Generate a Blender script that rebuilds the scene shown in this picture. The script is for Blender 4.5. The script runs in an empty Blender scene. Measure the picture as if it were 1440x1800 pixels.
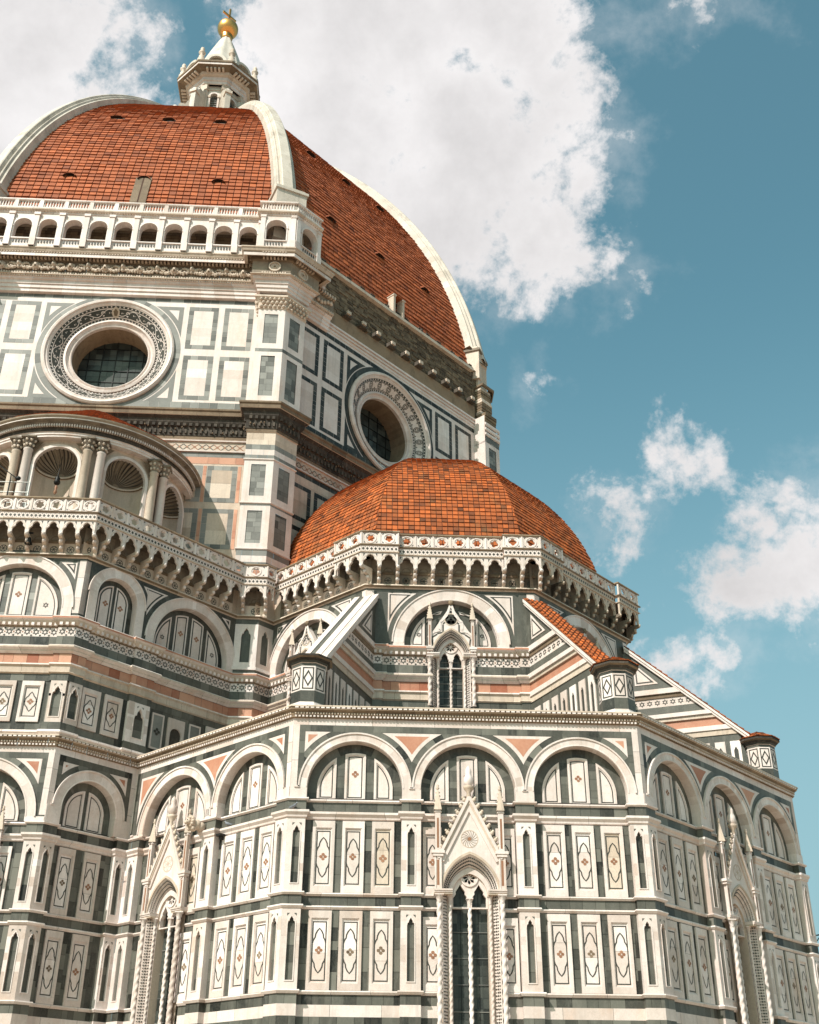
import bpy, math, random
from mathutils import Vector, Matrix
from mathutils.geometry import tessellate_polygon
random.seed(7)
sin, cos, pi, sqrt, rad = math.sin, math.cos, math.pi, math.sqrt, math.radians
sc = bpy.context.scene
COL = sc.collection
C45 = sqrt(.5); T = math.tan(rad(22.5))

# ------------------------------------------------------------------ camera, light, sky
cd = bpy.data.cameras.new('camera'); cam = bpy.data.objects.new('camera', cd); COL.objects.link(cam)
yw, pt, rl = 0.046, 0.520, 0.007
CP = Vector((-5.042, -50.327, 1.70))
fw = Vector((sin(yw)*cos(pt), cos(yw)*cos(pt), sin(pt)))
r0 = Vector((cos(yw), -sin(yw), 0)); u0 = r0.cross(fw)
rt = r0*cos(rl)+u0*sin(rl); up = u0*cos(rl)-r0*sin(rl)
m = Matrix((rt, up, -fw)).transposed().to_4x4(); m.translation = CP
cam.matrix_world = m
cd.sensor_fit = 'VERTICAL'; cd.sensor_height = 24; cd.lens = 1985.6/1800*24
cd.clip_start = .5; cd.clip_end = 6000
sc.camera = cam
SUN_A, SUN_E = 42, 46          # degrees left of straight behind the camera, elevation
sd = Vector((-sin(rad(SUN_A))*cos(rad(SUN_E)), -cos(rad(SUN_A))*cos(rad(SUN_E)), sin(rad(SUN_E))))
sl = bpy.data.lights.new('sun', 'SUN'); sl.energy = 4.6; sl.angle = rad(.53); sl.color = (1, .95, .895)
so = bpy.data.objects.new('sun', sl); COL.objects.link(so)
so.rotation_euler = sd.to_track_quat('Z', 'Y').to_euler(); so.location = (-60, -60, 120)
sc.view_settings.view_transform = 'Standard'; sc.view_settings.look = 'None'
sc.view_settings.exposure = 0.40; sc.view_settings.gamma = 1

def ND(nt, typ, **kw):
    n = nt.nodes.new(typ)
    for k, v in kw.items():
        if k == 'ins':
            for a, b in v.items():
                if hasattr(b, 'is_linked') or isinstance(b, bpy.types.NodeSocket): nt.links.new(b, n.inputs[a])
                else: n.inputs[a].default_value = b
        else: setattr(n, k, v)
    return n
def MATH(nt, op, a, b=0.0, c=None, clamp=False):
    n = nt.nodes.new('ShaderNodeMath'); n.operation = op; n.use_clamp = clamp
    for i, x in enumerate((a, b) if c is None else (a, b, c)):
        if isinstance(x, bpy.types.NodeSocket): nt.links.new(x, n.inputs[i])
        else: n.inputs[i].default_value = x
    return n.outputs[0]

W = bpy.data.worlds.new('World'); sc.world = W; W.use_nodes = True
nt = W.node_tree; nt.nodes.clear()
sky = ND(nt, 'ShaderNodeTexSky', sky_type='NISHITA'); sky.sun_disc = False
sky.sun_elevation = rad(SUN_E); sky.sun_rotation = rad(180+SUN_A)
sky.air_density = 1.0; sky.dust_density = 2.2; sky.ozone_density = 1.0
geo = ND(nt, 'ShaderNodeTexCoord'); D = geo.outputs['Generated']
def dirpx(px, py):
    v = fw*1985.6+rt*(px-720)-up*(py-900); return v.normalized()
# clouds stand in fixed compass directions: (x, y, radius) blobs of a cumulus bank
BL = [(520,60,150),(700,60,190),(880,60,170),(600,220,160),(800,250,190),(950,200,110),(760,400,150),(920,400,120),(985,430,75),(880,490,75),(1020,120,70),(470,180,90),(640,360,110),(1030,300,60),
      (40,100,190),(170,60,110),(40,300,170),(170,250,110),(-120,420,200),(290,255,60),(240,330,80),(420,250,90),
      (1205,800,60),(1150,850,42),(1090,885,58),(1060,935,46),(1095,940,32),(1245,800,30),(1300,850,18),
      (1350,960,100),(1280,985,58),(1430,1000,125),(1235,965,50),(1225,1000,40),(1300,1020,75),(1470,920,90),(1400,1060,40),
      (1190,1165,62),(1245,1135,40),(1125,1180,30),(1230,22,40),(1300,0,34),(1180,12,26),(960,655,9),(1100,505,22),(1115,250,14)]
w1 = ND(nt, 'ShaderNodeTexNoise', ins={'Vector': D, 'Scale': 8, 'Detail': 8, 'Roughness': .6}).outputs[1]
w2 = ND(nt, 'ShaderNodeTexNoise', ins={'Vector': D, 'Scale': 34, 'Detail': 6, 'Roughness': .65}).outputs[1]
wa = ND(nt, 'ShaderNodeVectorMath', operation='MULTIPLY_ADD', ins={0: w1, 1: (.11, .11, .11), 2: D}).outputs[0]
wb = ND(nt, 'ShaderNodeVectorMath', operation='MULTIPLY_ADD', ins={0: w2, 1: (.040, .040, .040), 2: wa}).outputs[0]
DW = ND(nt, 'ShaderNodeVectorMath', operation='SUBTRACT', ins={0: wb, 1: (.075, .075, .075)}).outputs[0]
acc = None
for x, y, r in BL:
    d0 = dirpx(x, y); rr = r/1985.6/ (1+((x-720)**2+(y-900)**2)/1985.6**2)**.5
    vm = ND(nt, 'ShaderNodeVectorMath', operation='DISTANCE', ins={0: DW, 1: tuple(d0)})
    v = MATH(nt, 'MULTIPLY_ADD', vm.outputs['Value'], -14.0, rr*14.0)
    acc = v if acc is None else MATH(nt, 'SMOOTH_MAX', acc, v, .22)
def fbm(scale, detail, off=(0,0,0), rough=.6, dist=0.0):
    mp = ND(nt, 'ShaderNodeMapping', ins={0: D, 1: off})
    return ND(nt, 'ShaderNodeTexNoise', ins={'Vector': mp.outputs[0], 'Scale': scale, 'Detail': detail, 'Roughness': rough, 'Distortion': dist}).outputs[0]
n1 = fbm(15, 9, rough=.62, dist=.3); n2 = fbm(60, 7, (3, 1, 2), .65)
e = MATH(nt, 'MULTIPLY_ADD', MATH(nt, 'SUBTRACT', n1, .5), 1.7, MATH(nt, 'MINIMUM', acc, 1.1))
e = MATH(nt, 'MULTIPLY_ADD', MATH(nt, 'SUBTRACT', n2, .5), .8, e)
mr = ND(nt, 'ShaderNodeMapRange', interpolation_type='SMOOTHSTEP', ins={0: e, 1: -.10, 2: .42})
thin = ND(nt, 'ShaderNodeMapRange', interpolation_type='SMOOTHSTEP', ins={0: MATH(nt, 'MULTIPLY_ADD', MATH(nt,'SUBTRACT',fbm(12, 9, (5,5,1), .62, .1),.5), 3.0, acc), 1: -.30, 2: .85, 4: .30})
mask = MATH(nt, 'MAXIMUM', mr.outputs[0], thin.outputs[0])
# cloud brightness: thick cores and undersides a little greyer
n3 = fbm(5, 7, (1, 7, 3), .55)
sh = ND(nt, 'ShaderNodeMapRange', ins={0: MATH(nt, 'MULTIPLY_ADD', n3, 1.5, MATH(nt, 'MULTIPLY', e, -.28)), 1: .25, 2: .95, 3: .68, 4: 1.03})
cc = ND(nt, 'ShaderNodeCombineXYZ')
for i, k in enumerate((1.0, .975, .975)): nt.links.new(MATH(nt, 'MULTIPLY', sh.outputs[0], k), cc.inputs[i])
CLOUD_GAIN, SKY_TINT = 5.0, (.69, 1.04, .79)
cg = ND(nt, 'ShaderNodeVectorMath', operation='SCALE', ins={0: cc.outputs[0], 'Scale': CLOUD_GAIN})
tint = ND(nt, 'ShaderNodeMix', data_type='RGBA', blend_type='MULTIPLY', ins={0: 1.0, 6: sky.outputs[0], 7: (*SKY_TINT, 1)})
dz = ND(nt, 'ShaderNodeSeparateXYZ', ins={0: D}).outputs[2]
hz = ND(nt, 'ShaderNodeMapRange', interpolation_type='SMOOTHSTEP', ins={0: dz, 1: .66, 2: .12, 3: 0, 4: .85})   # pale air towards the horizon
tint = ND(nt, 'ShaderNodeMix', data_type='RGBA', ins={0: hz.outputs[0], 6: tint.outputs[2], 7: (1.65, 2.6, 2.95, 1)})
mx = ND(nt, 'ShaderNodeMix', data_type='RGBA', ins={0: mask, 6: tint.outputs[2], 7: cg.outputs[0]})
bg = ND(nt, 'ShaderNodeBackground', ins={0: mx.outputs[2], 1: .15})
ow = ND(nt, 'ShaderNodeOutputWorld', ins={0: bg.outputs[0]})

# ------------------------------------------------------------------ materials
def mat(name, dark, light, noise=(.6, 5, .35), rough=.6, stain=None, metal=0, bump=.0, streak=0):
    m = bpy.data.materials.new(name); m.use_nodes = True; nt = m.node_tree; b = nt.nodes['Principled BSDF']
    tc = ND(nt, 'ShaderNodeTexCoord').outputs['Object']
    at = ND(nt, 'ShaderNodeAttribute', attribute_name='tone')
    nz = ND(nt, 'ShaderNodeTexNoise', ins={'Vector': tc, 'Scale': noise[0], 'Detail': noise[1], 'Roughness': .65})
    nf = ND(nt, 'ShaderNodeTexNoise', ins={'Vector': tc, 'Scale': noise[0]*9, 'Detail': 4, 'Roughness': .6})
    f = MATH(nt, 'MULTIPLY_ADD', MATH(nt, 'SUBTRACT', nz.outputs[0], .5), noise[2]*2.2, at.outputs['Fac'])
    f = MATH(nt, 'MULTIPLY_ADD', MATH(nt, 'SUBTRACT', nf.outputs[0], .5), noise[2], f, clamp=True)
    mix = ND(nt, 'ShaderNodeMix', data_type='RGBA', ins={0: f, 6: (*dark, 1), 7: (*light, 1)})
    col = mix.outputs[2]
    if stain:
        sc_, amt, scol = stain
        mp = ND(nt, 'ShaderNodeMapping', ins={0: tc, 3: (1, 1, .35)})
        ns = ND(nt, 'ShaderNodeTexNoise', ins={'Vector': mp.outputs[0], 'Scale': sc_, 'Detail': 8, 'Roughness': .7})
        r = ND(nt, 'ShaderNodeMapRange', ins={0: ns.outputs[0], 1: .52, 2: .78, 3: 0, 4: amt})
        mx = ND(nt, 'ShaderNodeMix', data_type='RGBA', ins={0: r.outputs[0], 6: col, 7: (*scol, 1)}); col = mx.outputs[2]
    if streak:                                  # rain-borne grime, in vertical runs
        mp = ND(nt, 'ShaderNodeMapping', ins={0: tc, 3: (1.9, 1.9, .16)})
        ns = ND(nt, 'ShaderNodeTexNoise', ins={'Vector': mp.outputs[0], 'Scale': 1.3, 'Detail': 9, 'Roughness': .72})
        r = ND(nt, 'ShaderNodeMapRange', ins={0: ns.outputs[0], 1: .50, 2: .74, 3: 0, 4: streak})
        nv = ND(nt, 'ShaderNodeTexNoise', ins={'Vector': tc, 'Scale': 3.2, 'Detail': 6, 'Roughness': .6, 'Distortion': 2.5})
        v = ND(nt, 'ShaderNodeMapRange', ins={0: MATH(nt, 'ABSOLUTE', MATH(nt, 'SUBTRACT', nv.outputs[0], .5)), 1: 0, 2: .035, 3: streak*.55, 4: 0})
        mx = ND(nt, 'ShaderNodeMix', data_type='RGBA', ins={0: MATH(nt, 'MAXIMUM', r.outputs[0], v.outputs[0]), 6: col, 7: (.24, .20, .165, 1)}); col = mx.outputs[2]
    nt.links.new(col, b.inputs['Base Color'])
    b.inputs['Roughness'].default_value = rough; b.inputs['Metallic'].default_value = metal
    b.inputs['Specular IOR Level'].default_value = .3
    if bump:
        bp = ND(nt, 'ShaderNodeBump', ins={'Strength': bump, 'Distance': .03, 'Height': nf.outputs[0]})
        nt.links.new(bp.outputs[0], b.inputs['Normal'])
    return m
M = {}
M['white'] = mat('white_marble', (.49, .38, .325), (.82, .725, .69), (.6, 7, .36), .5, (.8, .55, (.60, .37, .25)), bump=.08, streak=.42)
M['cream'] = mat('aged_marble', (.44, .33, .25), (.68, .555, .455), (.6, 6, .35), .6, (1.3, .6, (.22, .145, .09)), bump=.14, streak=.6)
M['green'] = mat('green_serpentine', (.011, .012, .0095), (.158, .152, .127), (.8, 6, .22), .45, (2.2, .30, (.30, .29, .25)), bump=.05, streak=.25)
M['rib'] = mat('rib_marble', (.36, .29, .23), (.68, .60, .52), (.5, 7, .4), .6, (.7, .75, (.13, .105, .08)), bump=.12, streak=.3)
M['soot_shade'] = mat('sooty_shaded_marble', (.07, .052, .04), (.30, .235, .175), (.9, 7, .5), .8, (1.3, .6, (.03, .024, .018)), bump=.2)  # soot crust, and shade painted into recesses and shaded faces
M['grey'] = mat('grey_marble', (.085, .082, .073), (.30, .287, .26), (.8, 6, .3), .5, (1.8, .3, (.14, .12, .10)), bump=.05)
M['pink'] = mat('red_marble', (.30, .095, .05), (.58, .31, .205), (.9, 6, .35), .55, (1.5, .3, (.60, .42, .32)), bump=.06)
M['brown'] = mat('weathered_stone', (.10, .065, .04), (.27, .19, .125), (.9, 7, .5), .8, (1.6, .6, (.05, .035, .025)), bump=.35)
M['black'] = mat('soot_shade_stone', (.018, .014, .011), (.08, .062, .048), (1.4, 7, .5), .85, (3, .4, (.3, .25, .2)), bump=.3)  # soot crust, backings, and painted shade strips in the shell niches
M['line'] = mat('dark_inlay', (.030, .028, .023), (.075, .07, .058), (2, 4, .3), .5)
M['petal'] = mat('porphyry_inlay', (.22, .10, .055), (.34, .17, .10), (3, 3, .3), .5)
M['tile'] = mat('terracotta_tile', (.13, .030, .011), (.50, .125, .036), (.35, 6, .16), .75, (.35, .35, (.17, .06, .03)), bump=.1)
M['tiles'] = mat('terracotta_tile_small', (.10, .030, .010), (.52, .118, .022), (.8, 6, .26), .75, (1.2, .45, (.20, .12, .045)), bump=.1)
M['mortar'] = mat('roof_bed', (.05, .022, .014), (.09, .04, .024), (1, 4, .3), .9)
M['brick'] = mat('raw_masonry', (.06, .042, .028), (.22, .155, .10), (1.8, 8, .6), .9, (2.5, .5, (.34, .26, .18)), bump=.6)
M['glass'] = mat('leaded_glass', (.02, .022, .02), (.07, .075, .066), (.7, 5, .5), .28)
M['gold'] = mat('gilded_copper', (.78, .32, .08), (.90, .45, .15), (1, 3, .2), .33, metal=1)
M['iron'] = mat('dark_iron', (.01, .01, .01), (.04, .038, .035), (4, 3, .3), .5, metal=.6)
M['lead'] = mat('lead_roof', (.10, .10, .095), (.22, .21, .19), (.5, 5, .4), .6)
M['paving'] = mat('stone_paving', (.32, .235, .17), (.47, .37, .28), (.3, 6, .3), .8)
M['steel'] = mat('galvanised_steel', (.35, .34, .32), (.55, .53, .5), (3, 3, .2), .4, metal=.7)
M['bird'] = mat('feathers', (.10, .105, .12), (.32, .33, .36), (8, 4, .5), .8)

# ------------------------------------------------------------------ mesh building
def tn(a=.5, s=.16): return max(0, min(1, random.gauss(a, s)))
class MB:
    def __init__(s): s.v = []; s.f = []; s.m = []; s.t = []; s.ml = []; s.sm = []
    def face(s, pts, mt, tone=.5, smooth=False):
        i = len(s.v); s.v += [tuple(p) for p in pts]; s.f.append(list(range(i, i+len(pts))))
        s._a(mt, tone, smooth)
    def _a(s, mt, tone, smooth):
        if mt not in s.ml: s.ml.append(mt)
        s.m.append(s.ml.index(mt)); s.t.append(tone); s.sm.append(smooth)
    def grid(s, rows, mt, tone=.5, closed=False, smooth=True):
        i = len(s.v); n = len(rows[0])
        for r in rows: s.v += [tuple(p) for p in r]
        for a in range(len(rows)-1):
            for b in range(n if closed else n-1):
                c = (b+1) % n
                s.f.append([i+a*n+b, i+a*n+c, i+(a+1)*n+c, i+(a+1)*n+b]); s._a(mt, tone, smooth)
    def obj(s, name, parent=None, kind=None):
        me = bpy.data.meshes.new(name); me.from_pydata(s.v, [], s.f)
        for k in s.ml: me.materials.append(M[k])
        me.polygons.foreach_set('material_index', s.m); me.polygons.foreach_set('use_smooth', s.sm)
        a = me.attributes.new('tone', 'FLOAT', 'FACE'); a.data.foreach_set('value', s.t)
        me.update()
        o = bpy.data.objects.new(name, me); COL.objects.link(o)
        if parent: o.parent = parent
        if kind: o['kind'] = kind
        return o
class Fr:                                    # a wall plane: u to the viewer's right, z up, n outwards
    def __init__(s, o, d): s.o = (o[0], o[1]); s.d = d; s.n = (d[1], -d[0])
    def xy(s, u, n=0): return (s.o[0]+s.d[0]*u+s.n[0]*n, s.o[1]+s.d[1]*u+s.n[1]*n)
    def P(s, u, z, n=0): return (*s.xy(u, n), z)
def rect(a, b, c, d): return [(a, c), (b, c), (b, d), (a, d)]
def arc(uc, zc, r, a0, a1, n=20): return [(uc+r*cos(rad(a0+(a1-a0)*i/n)), zc+r*sin(rad(a0+(a1-a0)*i/n))) for i in range(n+1)]
def inset(poly, d):                          # poly counter-clockwise
    n = len(poly); out = []
    for i in range(n):
        p0, p1, p2 = poly[i-1], poly[i], poly[(i+1) % n]
        e1 = (p1[0]-p0[0], p1[1]-p0[1]); e2 = (p2[0]-p1[0], p2[1]-p1[1])
        l1 = math.hypot(*e1) or 1; l2 = math.hypot(*e2) or 1
        a = (-e1[1]/l1, e1[0]/l1); b = (-e2[1]/l2, e2[0]/l2); k = 1+a[0]*b[0]+a[1]*b[1]
        k = max(k, .3)
        out.append((p1[0]+d*(a[0]+b[0])/k, p1[1]+d*(a[1]+b[1])/k))
    return out
def plate(mb, fr, outer, n1, n0, mt, holes=(), tone=None, side=None, sides=True, holeside=True):
    tone = tn() if tone is None else tone; side = side or mt
    if holes:
        polys = [list(outer)]+[list(h) for h in holes]; flat = [p for q in polys for p in q]
        for t in tessellate_polygon([[Vector((a, b, 0)) for a, b in q] for q in polys]):
            mb.face([fr.P(*flat[k], n1) for k in t], mt, tone)
    else: mb.face([fr.P(a, b, n1) for a, b in outer], mt, tone)
    loops = ([outer] if sides else [])+(list(holes) if holeside else [])
    if n0 is not None and n0 != n1:
        for q in loops:
            for i in range(len(q)):
                a, b = q[i-1], q[i]
                mb.face([fr.P(*a, n0), fr.P(*b, n0), fr.P(*b, n1), fr.P(*a, n1)], side, tone)
def band(mb, fr, poly, w, n1, n0, mt, tone=None):      # outline strip of width w just inside poly
    q = inset(poly, w); tone = tn() if tone is None else tone
    for i in range(len(poly)):
        j = i-1
        mb.face([fr.P(*poly[j], n1), fr.P(*poly[i], n1), fr.P(*q[i], n1), fr.P(*q[j], n1)], mt, tone)
        if n0 is not None:
            mb.face([fr.P(*poly[j], n1), fr.P(*poly[i], n1), fr.P(*poly[i], n0), fr.P(*poly[j], n0)], mt, tone)
            mb.face([fr.P(*q[j], n1), fr.P(*q[i], n1), fr.P(*q[i], n0), fr.P(*q[j], n0)], mt, tone)
def box(mb, fr, u0, u1, z0, z1, n0, n1, mt, tone=None):
    tone = tn() if tone is None else tone
    A = [fr.P(u0, z0, n0), fr.P(u1, z0, n0), fr.P(u1, z0, n1), fr.P(u0, z0, n1)]
    B = [fr.P(u0, z1, n0), fr.P(u1, z1, n0), fr.P(u1, z1, n1), fr.P(u0, z1, n1)]
    for q in ([A[0], A[1], A[2], A[3]], B, [A[2], A[3], B[3], B[2]], [A[0], A[1], B[1], B[0]], [A[1], A[2], B[2], B[1]], [A[0], A[3], B[3], B[0]]): mb.face(q, mt, tone)
def blocks(mb, fr, u0, u1, z0, z1, n, mt, vert=False, lo=.3, hi=.9, a=.5, s=.26):
    p, q = (z0, z1) if vert else (u0, u1); x = p
    while x < q-1e-6:
        y = x+random.uniform(lo, hi)
        if y > q-lo*.6: y = q
        g = min(.007, (y-x)*.1)
        r = rect(u0, u1, x+g, y-g) if vert else rect(x+g, y-g, z0, z1)
        mb.face([fr.P(*k, n) for k in r], mt, tn(a, s)); x = y
def ring(mb, fr, uc, zc, r0, r1, a0, a1, n1, n0, mt, seg=28, blk=0, a=.5, s=.22, inner=True, outer=True):
    tone = tn(a, .1); left = random.randint(1, blk) if blk else 999
    for i in range(seg):
        x, y = rad(a0+(a1-a0)*i/seg), rad(a0+(a1-a0)*(i+1)/seg)
        if left <= 0: tone = tn(a, s); left = random.randint(1, blk) if blk else 999
        left -= 1
        p = [(uc+r*cos(t), zc+r*sin(t)) for r, t in ((r0, x), (r1, x), (r1, y), (r0, y))]
        mb.face([fr.P(*k, n1) for k in p], mt, tone)
        if n0 is not None:
            if inner: mb.face([fr.P(*p[0], n0), fr.P(*p[3], n0), fr.P(*p[3], n1), fr.P(*p[0], n1)], mt, tone)
            if outer: mb.face([fr.P(*p[1], n0), fr.P(*p[2], n0), fr.P(*p[2], n1), fr.P(*p[1], n1)], mt, tone)
def miter(path, closed=False):
    out = []; n = len(path)
    for i in range(n):
        a = path[i-1] if (i > 0 or closed) else None; b = path[i]; c = path[(i+1) % n] if (i < n-1 or closed) else None
        def nr(p, q):
            l = math.hypot(q[0]-p[0], q[1]-p[1]) or 1; return ((q[1]-p[1])/l, -(q[0]-p[0])/l)
        if a is None: out.append(nr(b, c))
        elif c is None: out.append(nr(a, b))
        else:
            x, y = nr(a, b), nr(b, c); k = 1+x[0]*y[0]+x[1]*y[1]
            out.append(((x[0]+y[0])/k, (x[1]+y[1])/k) if k > .05 else x)
    return out
def sweep(mb, path, prof, mts, closed=False, sub=None, a=.5, s=.16):
    """mould a profile [(out, z)] along a plan path; sub=(lo,hi) splits it into stones of their own tone"""
    mi = miter(path, closed); n = len(path)
    rows = [[(p[0]+m_[0]*o, p[1]+m_[1]*o, z) for o, z in prof] for p, m_ in zip(path, mi)]
    for i in range(n if closed else n-1):
        A, B = rows[i], rows[(i+1) % n]; L = math.dist(A[0][:2], B[0][:2]); cuts = [0]
        if sub:
            x = random.uniform(*sub)*.6
            while x < L-sub[0]*.5: cuts.append(x/L); x += random.uniform(*sub)
        cuts.append(1)
        for c0, c1 in zip(cuts, cuts[1:]):
            tone = tn(a, s)
            if sub and L > 0: c0, c1 = c0+(.006/L if c0 > 0 else 0), c1-(.006/L if c1 < 1 else 0)
            for k in range(len(prof)-1):
                mt = mts if isinstance(mts, str) else mts[k]
                if mt is None: continue
                q = [tuple(A[j][x]+(B[j][x]-A[j][x])*t for x in range(3)) for j, t in ((k, c0), (k, c1), (k+1, c1), (k+1, c0))]
                mb.face(q, mt, tone)
def dentils(mb, path, o0, o1, z0, z1, pitch, duty, mt, minlen=.3, a=.6):
    mi = miter(path)
    for i in range(len(path)-1):
        p, q = path[i], path[i+1]; L = math.dist(p, q)
        if L < minlen: continue
        d = ((q[0]-p[0])/L, (q[1]-p[1])/L); fr = Fr(p, d); n = max(1, round(L/pitch)); w = L/n
        for k in range(n):
            u = (k+.5)*w; box(mb, fr, u-w*duty/2, u+w*duty/2, z0, z1, o0, o1, mt, tn(a, .1))
def lathe(mb, x, y, prof, mt, seg=16, tone=None, smooth=True):
    tone = tn() if tone is None else tone
    mb.grid([[(x+r*cos(2*pi*k/seg), y+r*sin(2*pi*k/seg), z) for k in range(seg)] for r, z in prof], mt, tone, True, smooth)
def octa(cx, cy, a, k0=0, k1=8):             # octagon corners, front-left first, going to the viewer's right
    r = a/cos(rad(22.5)); return [(cx+r*cos(rad(-112.5+45*k)), cy+r*sin(rad(-112.5+45*k))) for k in range(k0, k1)]
def twist(mb, x, y, z0, z1, r, mt='white', turns=None, seg=12):
    h = z1-z0; turns = turns or h/(r*7); n = int(turns*10)+2; rows = []
    for i in range(n):
        z = z0+h*i/(n-1); ph = 2*pi*turns*i/(n-1); row = []
        for k in range(seg):
            t = 2*pi*k/seg; rr = r*(1+.20*cos(2*(t-ph))); row.append((x+rr*cos(t), y+rr*sin(t), z))
        rows.append(row)
    mb.grid(rows, mt, tn(), True, True)
def capital(mb, x, y, z0, z1, r, mt='white', seg=12):
    h = z1-z0; rows = []
    for i in range(9):
        t = i/8; row = []
        for k in range(seg):
            a = 2*pi*k/seg; rr = r*(1+.75*t*t)*(1+.14*cos(4*a+i*1.57)); row.append((x+rr*cos(a), y+rr*sin(a), z0+h*.85*t))
        rows.append(row)
    mb.grid(rows, mt, tn(.45), True, True)
    q = r*1.75; fr = Fr((x-q, y-q), (1, 0)); box(mb, fr, 0, 2*q, z0+h*.85, z1, -2*q, 0, mt)
def empty(name, parent=None, loc=(0, 0, 0)):
    o = bpy.data.objects.new(name, None); COL.objects.link(o); o.location = loc; o.empty_display_size = .5
    if parent: o.parent = parent
    return o
def tag(o, label, cat, group=None):
    o['label'] = label; o['category'] = cat
    if group: o['group'] = group
    return o

# ------------------------------------------------------------------ ground
g = MB(); 
for i in range(-10, 10):
    for j in range(-10, 10):
        x, y = i*40, j*40
        if abs(i) < 3 and abs(j) < 3: continue
        g.face([(x, y, 0), (x+40, y, 0), (x+40, y+40, 0), (x, y+40, 0)], 'paving', tn(.5, .05))
g.face([(-80, -80, 0), (120, -80, 0), (120, 120, 0), (-80, 120, 0)][:0] or [(-80, -80, 0), (120, -80, 0), (120, 120, 0), (-80, 120, 0)], 'paving', .5)
go = g.obj('ground', kind='structure')

CAT = empty('cathedral')
tag(CAT, 'domed cathedral of white, green and pink marble with terracotta domes', 'cathedral')

# ------------------------------------------------------------------ plan
AL = 8/T
fF = Fr((-8, 0), (1, 0)); fR = Fr((8, 0), (C45, C45)); fL = Fr((-8-16*C45, 16*C45), (C45, -C45))
E1 = (-20.0, 5.0165); fEE = Fr(E1, (C45, C45)); fEF = Fr((E1[0]-6.86, E1[1]), (1, 0))
UI = 3.97
aQ = 11.607; Q = octa(0, AL, aQ); hQ = aQ*T
fCF = Fr(Q[0], (1, 0)); fCR = Fr(Q[1], (C45, C45)); fCL = Fr(Q[7], (C45, -C45))
O = (-23.43, 42.743); aD = 28.59; hD = aD*T
DQ = octa(*O, aD); fDF = Fr(DQ[0], (1, 0)); fDE = Fr(DQ[1], (C45, C45)); fDS = Fr(DQ[7], (C45, -C45))
NB, NP, NT = -.25, .08, -.42                  # wall, pilaster and tympanum planes
def J(fr, pts): return [None if p is None else fr.xy(*p) for p in pts]
def splitp(path):
    out = [[]]
    for p in path:
        if p is None: out.append([])
        else: out[-1].append(p)
    return [q for q in out if len(q) > 1]
def lower_path(brk, dn=0):
    b, p_ = NB+dn, NP+dn
    def gap(c): return [(c-1.3, b), None, (c+1.3, b)] if brk else []
    P = J(fEF, [(0, b)]+gap(3.4)+[(6.1, b), (6.1, p_), (6.86+p_*T, p_)])
    P += J(fEE, [(.74, p_), (.74, b), (4.2, b), (4.2, p_), (4.93-p_, p_)])
    P += J(fL, [(5.0, p_), (5.0, b)]+gap(7.75)+[(10.05, b), (10.05, p_), (10.98, p_), (10.98, b), (15.24, b), (15.24, p_), (16+p_*T, p_)])
    P += J(fF, [(.76, p_), (.76, b), (5.02, b), (5.02, p_), (5.88, p_), (5.88, b)]+gap(8)+[(10.12, b), (10.12, p_), (10.98, p_), (10.98, b), (15.24, b), (15.24, p_), (16+p_*T, p_)])
    P += J(fR, [(.76, p_), (.76, b), (5.02, b), (5.02, p_), (5.88, p_), (5.88, b)]+gap(8)+[(10.12, b), (10.12, p_), (10.98, p_), (10.98, b), (15.24, b), (15.24, p_), (16+p_*T, p_)])
    f3 = Fr(fR.xy(16), (0, 1)); P += J(f3, [(.76, p_), (.76, b), (4, b)])
    return splitp(P)
def frieze_path(n): return J(fEF, [(0, n), (6.86+n*T, n)])+J(fEE, [(4.93-n, n)])+J(fL, [(16+n*T, n)])+J(fF, [(16+n*T, n)])+J(fR, [(16+n*T, n)])+J(Fr(fR.xy(16), (0, 1)), [(4, n)])
def S(x): return (.4, 1.1) if x else None

# string courses and dark bands of the chapel storey
mb = MB()
for pth in lower_path(True):
    for z0, z1, z2, z3, z4 in ((11.62, 11.49, 11.09, 10.94, 0), (7.72, 7.57, 7.18, 7.18, 6.73)):
        sweep(mb, pth, [(0, z0), (.10, z0), (.12, z0-.05), (.06, z1), (.002, z1)], 'white', sub=(1.2, 2.4))
        sweep(mb, pth, [(.002, z1), (.002, z2)], 'green', sub=(.3, .8), a=.5, s=.26)
        if z4: sweep(mb, pth, [(.004, z2), (.004, z4)], 'white', sub=(1.2, 2.4))
        else: sweep(mb, pth, [(.002, z2), (.08, z2), (.10, z2-.06), (.03, z3), (0, z3)], 'white', sub=(1.2, 2.4))
    for k in range(7):
        zz = 6.73-k*.98
        sweep(mb, pth, [(.002, zz), (.002, max(0, zz-.53))], 'green', sub=(.4, .9), a=.5, s=.24)
        if zz > 1: sweep(mb, pth, [(.004, zz-.53), (.004, zz-.98)], 'white', sub=(1.2, 2.4))
for pth in lower_path(False):
    sweep(mb, pth, [(0, 15.68), (.10, 15.66), (.11, 15.60), (.03, 15.54), (.002, 15.54)], 'white', sub=(1.2, 2.4))
    sweep(mb, pth, [(.002, 15.54), (.002, 15.13)], 'green', sub=(.4, 1.0), a=.5, s=.26)
    sweep(mb, pth, [(.002, 15.13), (.15, 15.10), (.16, 15.0), (.07, 14.88), (.06, 14.8), (.0, 14.76)], 'white', sub=(1.2, 2.6))
mb.obj('string_course', CAT)

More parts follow.
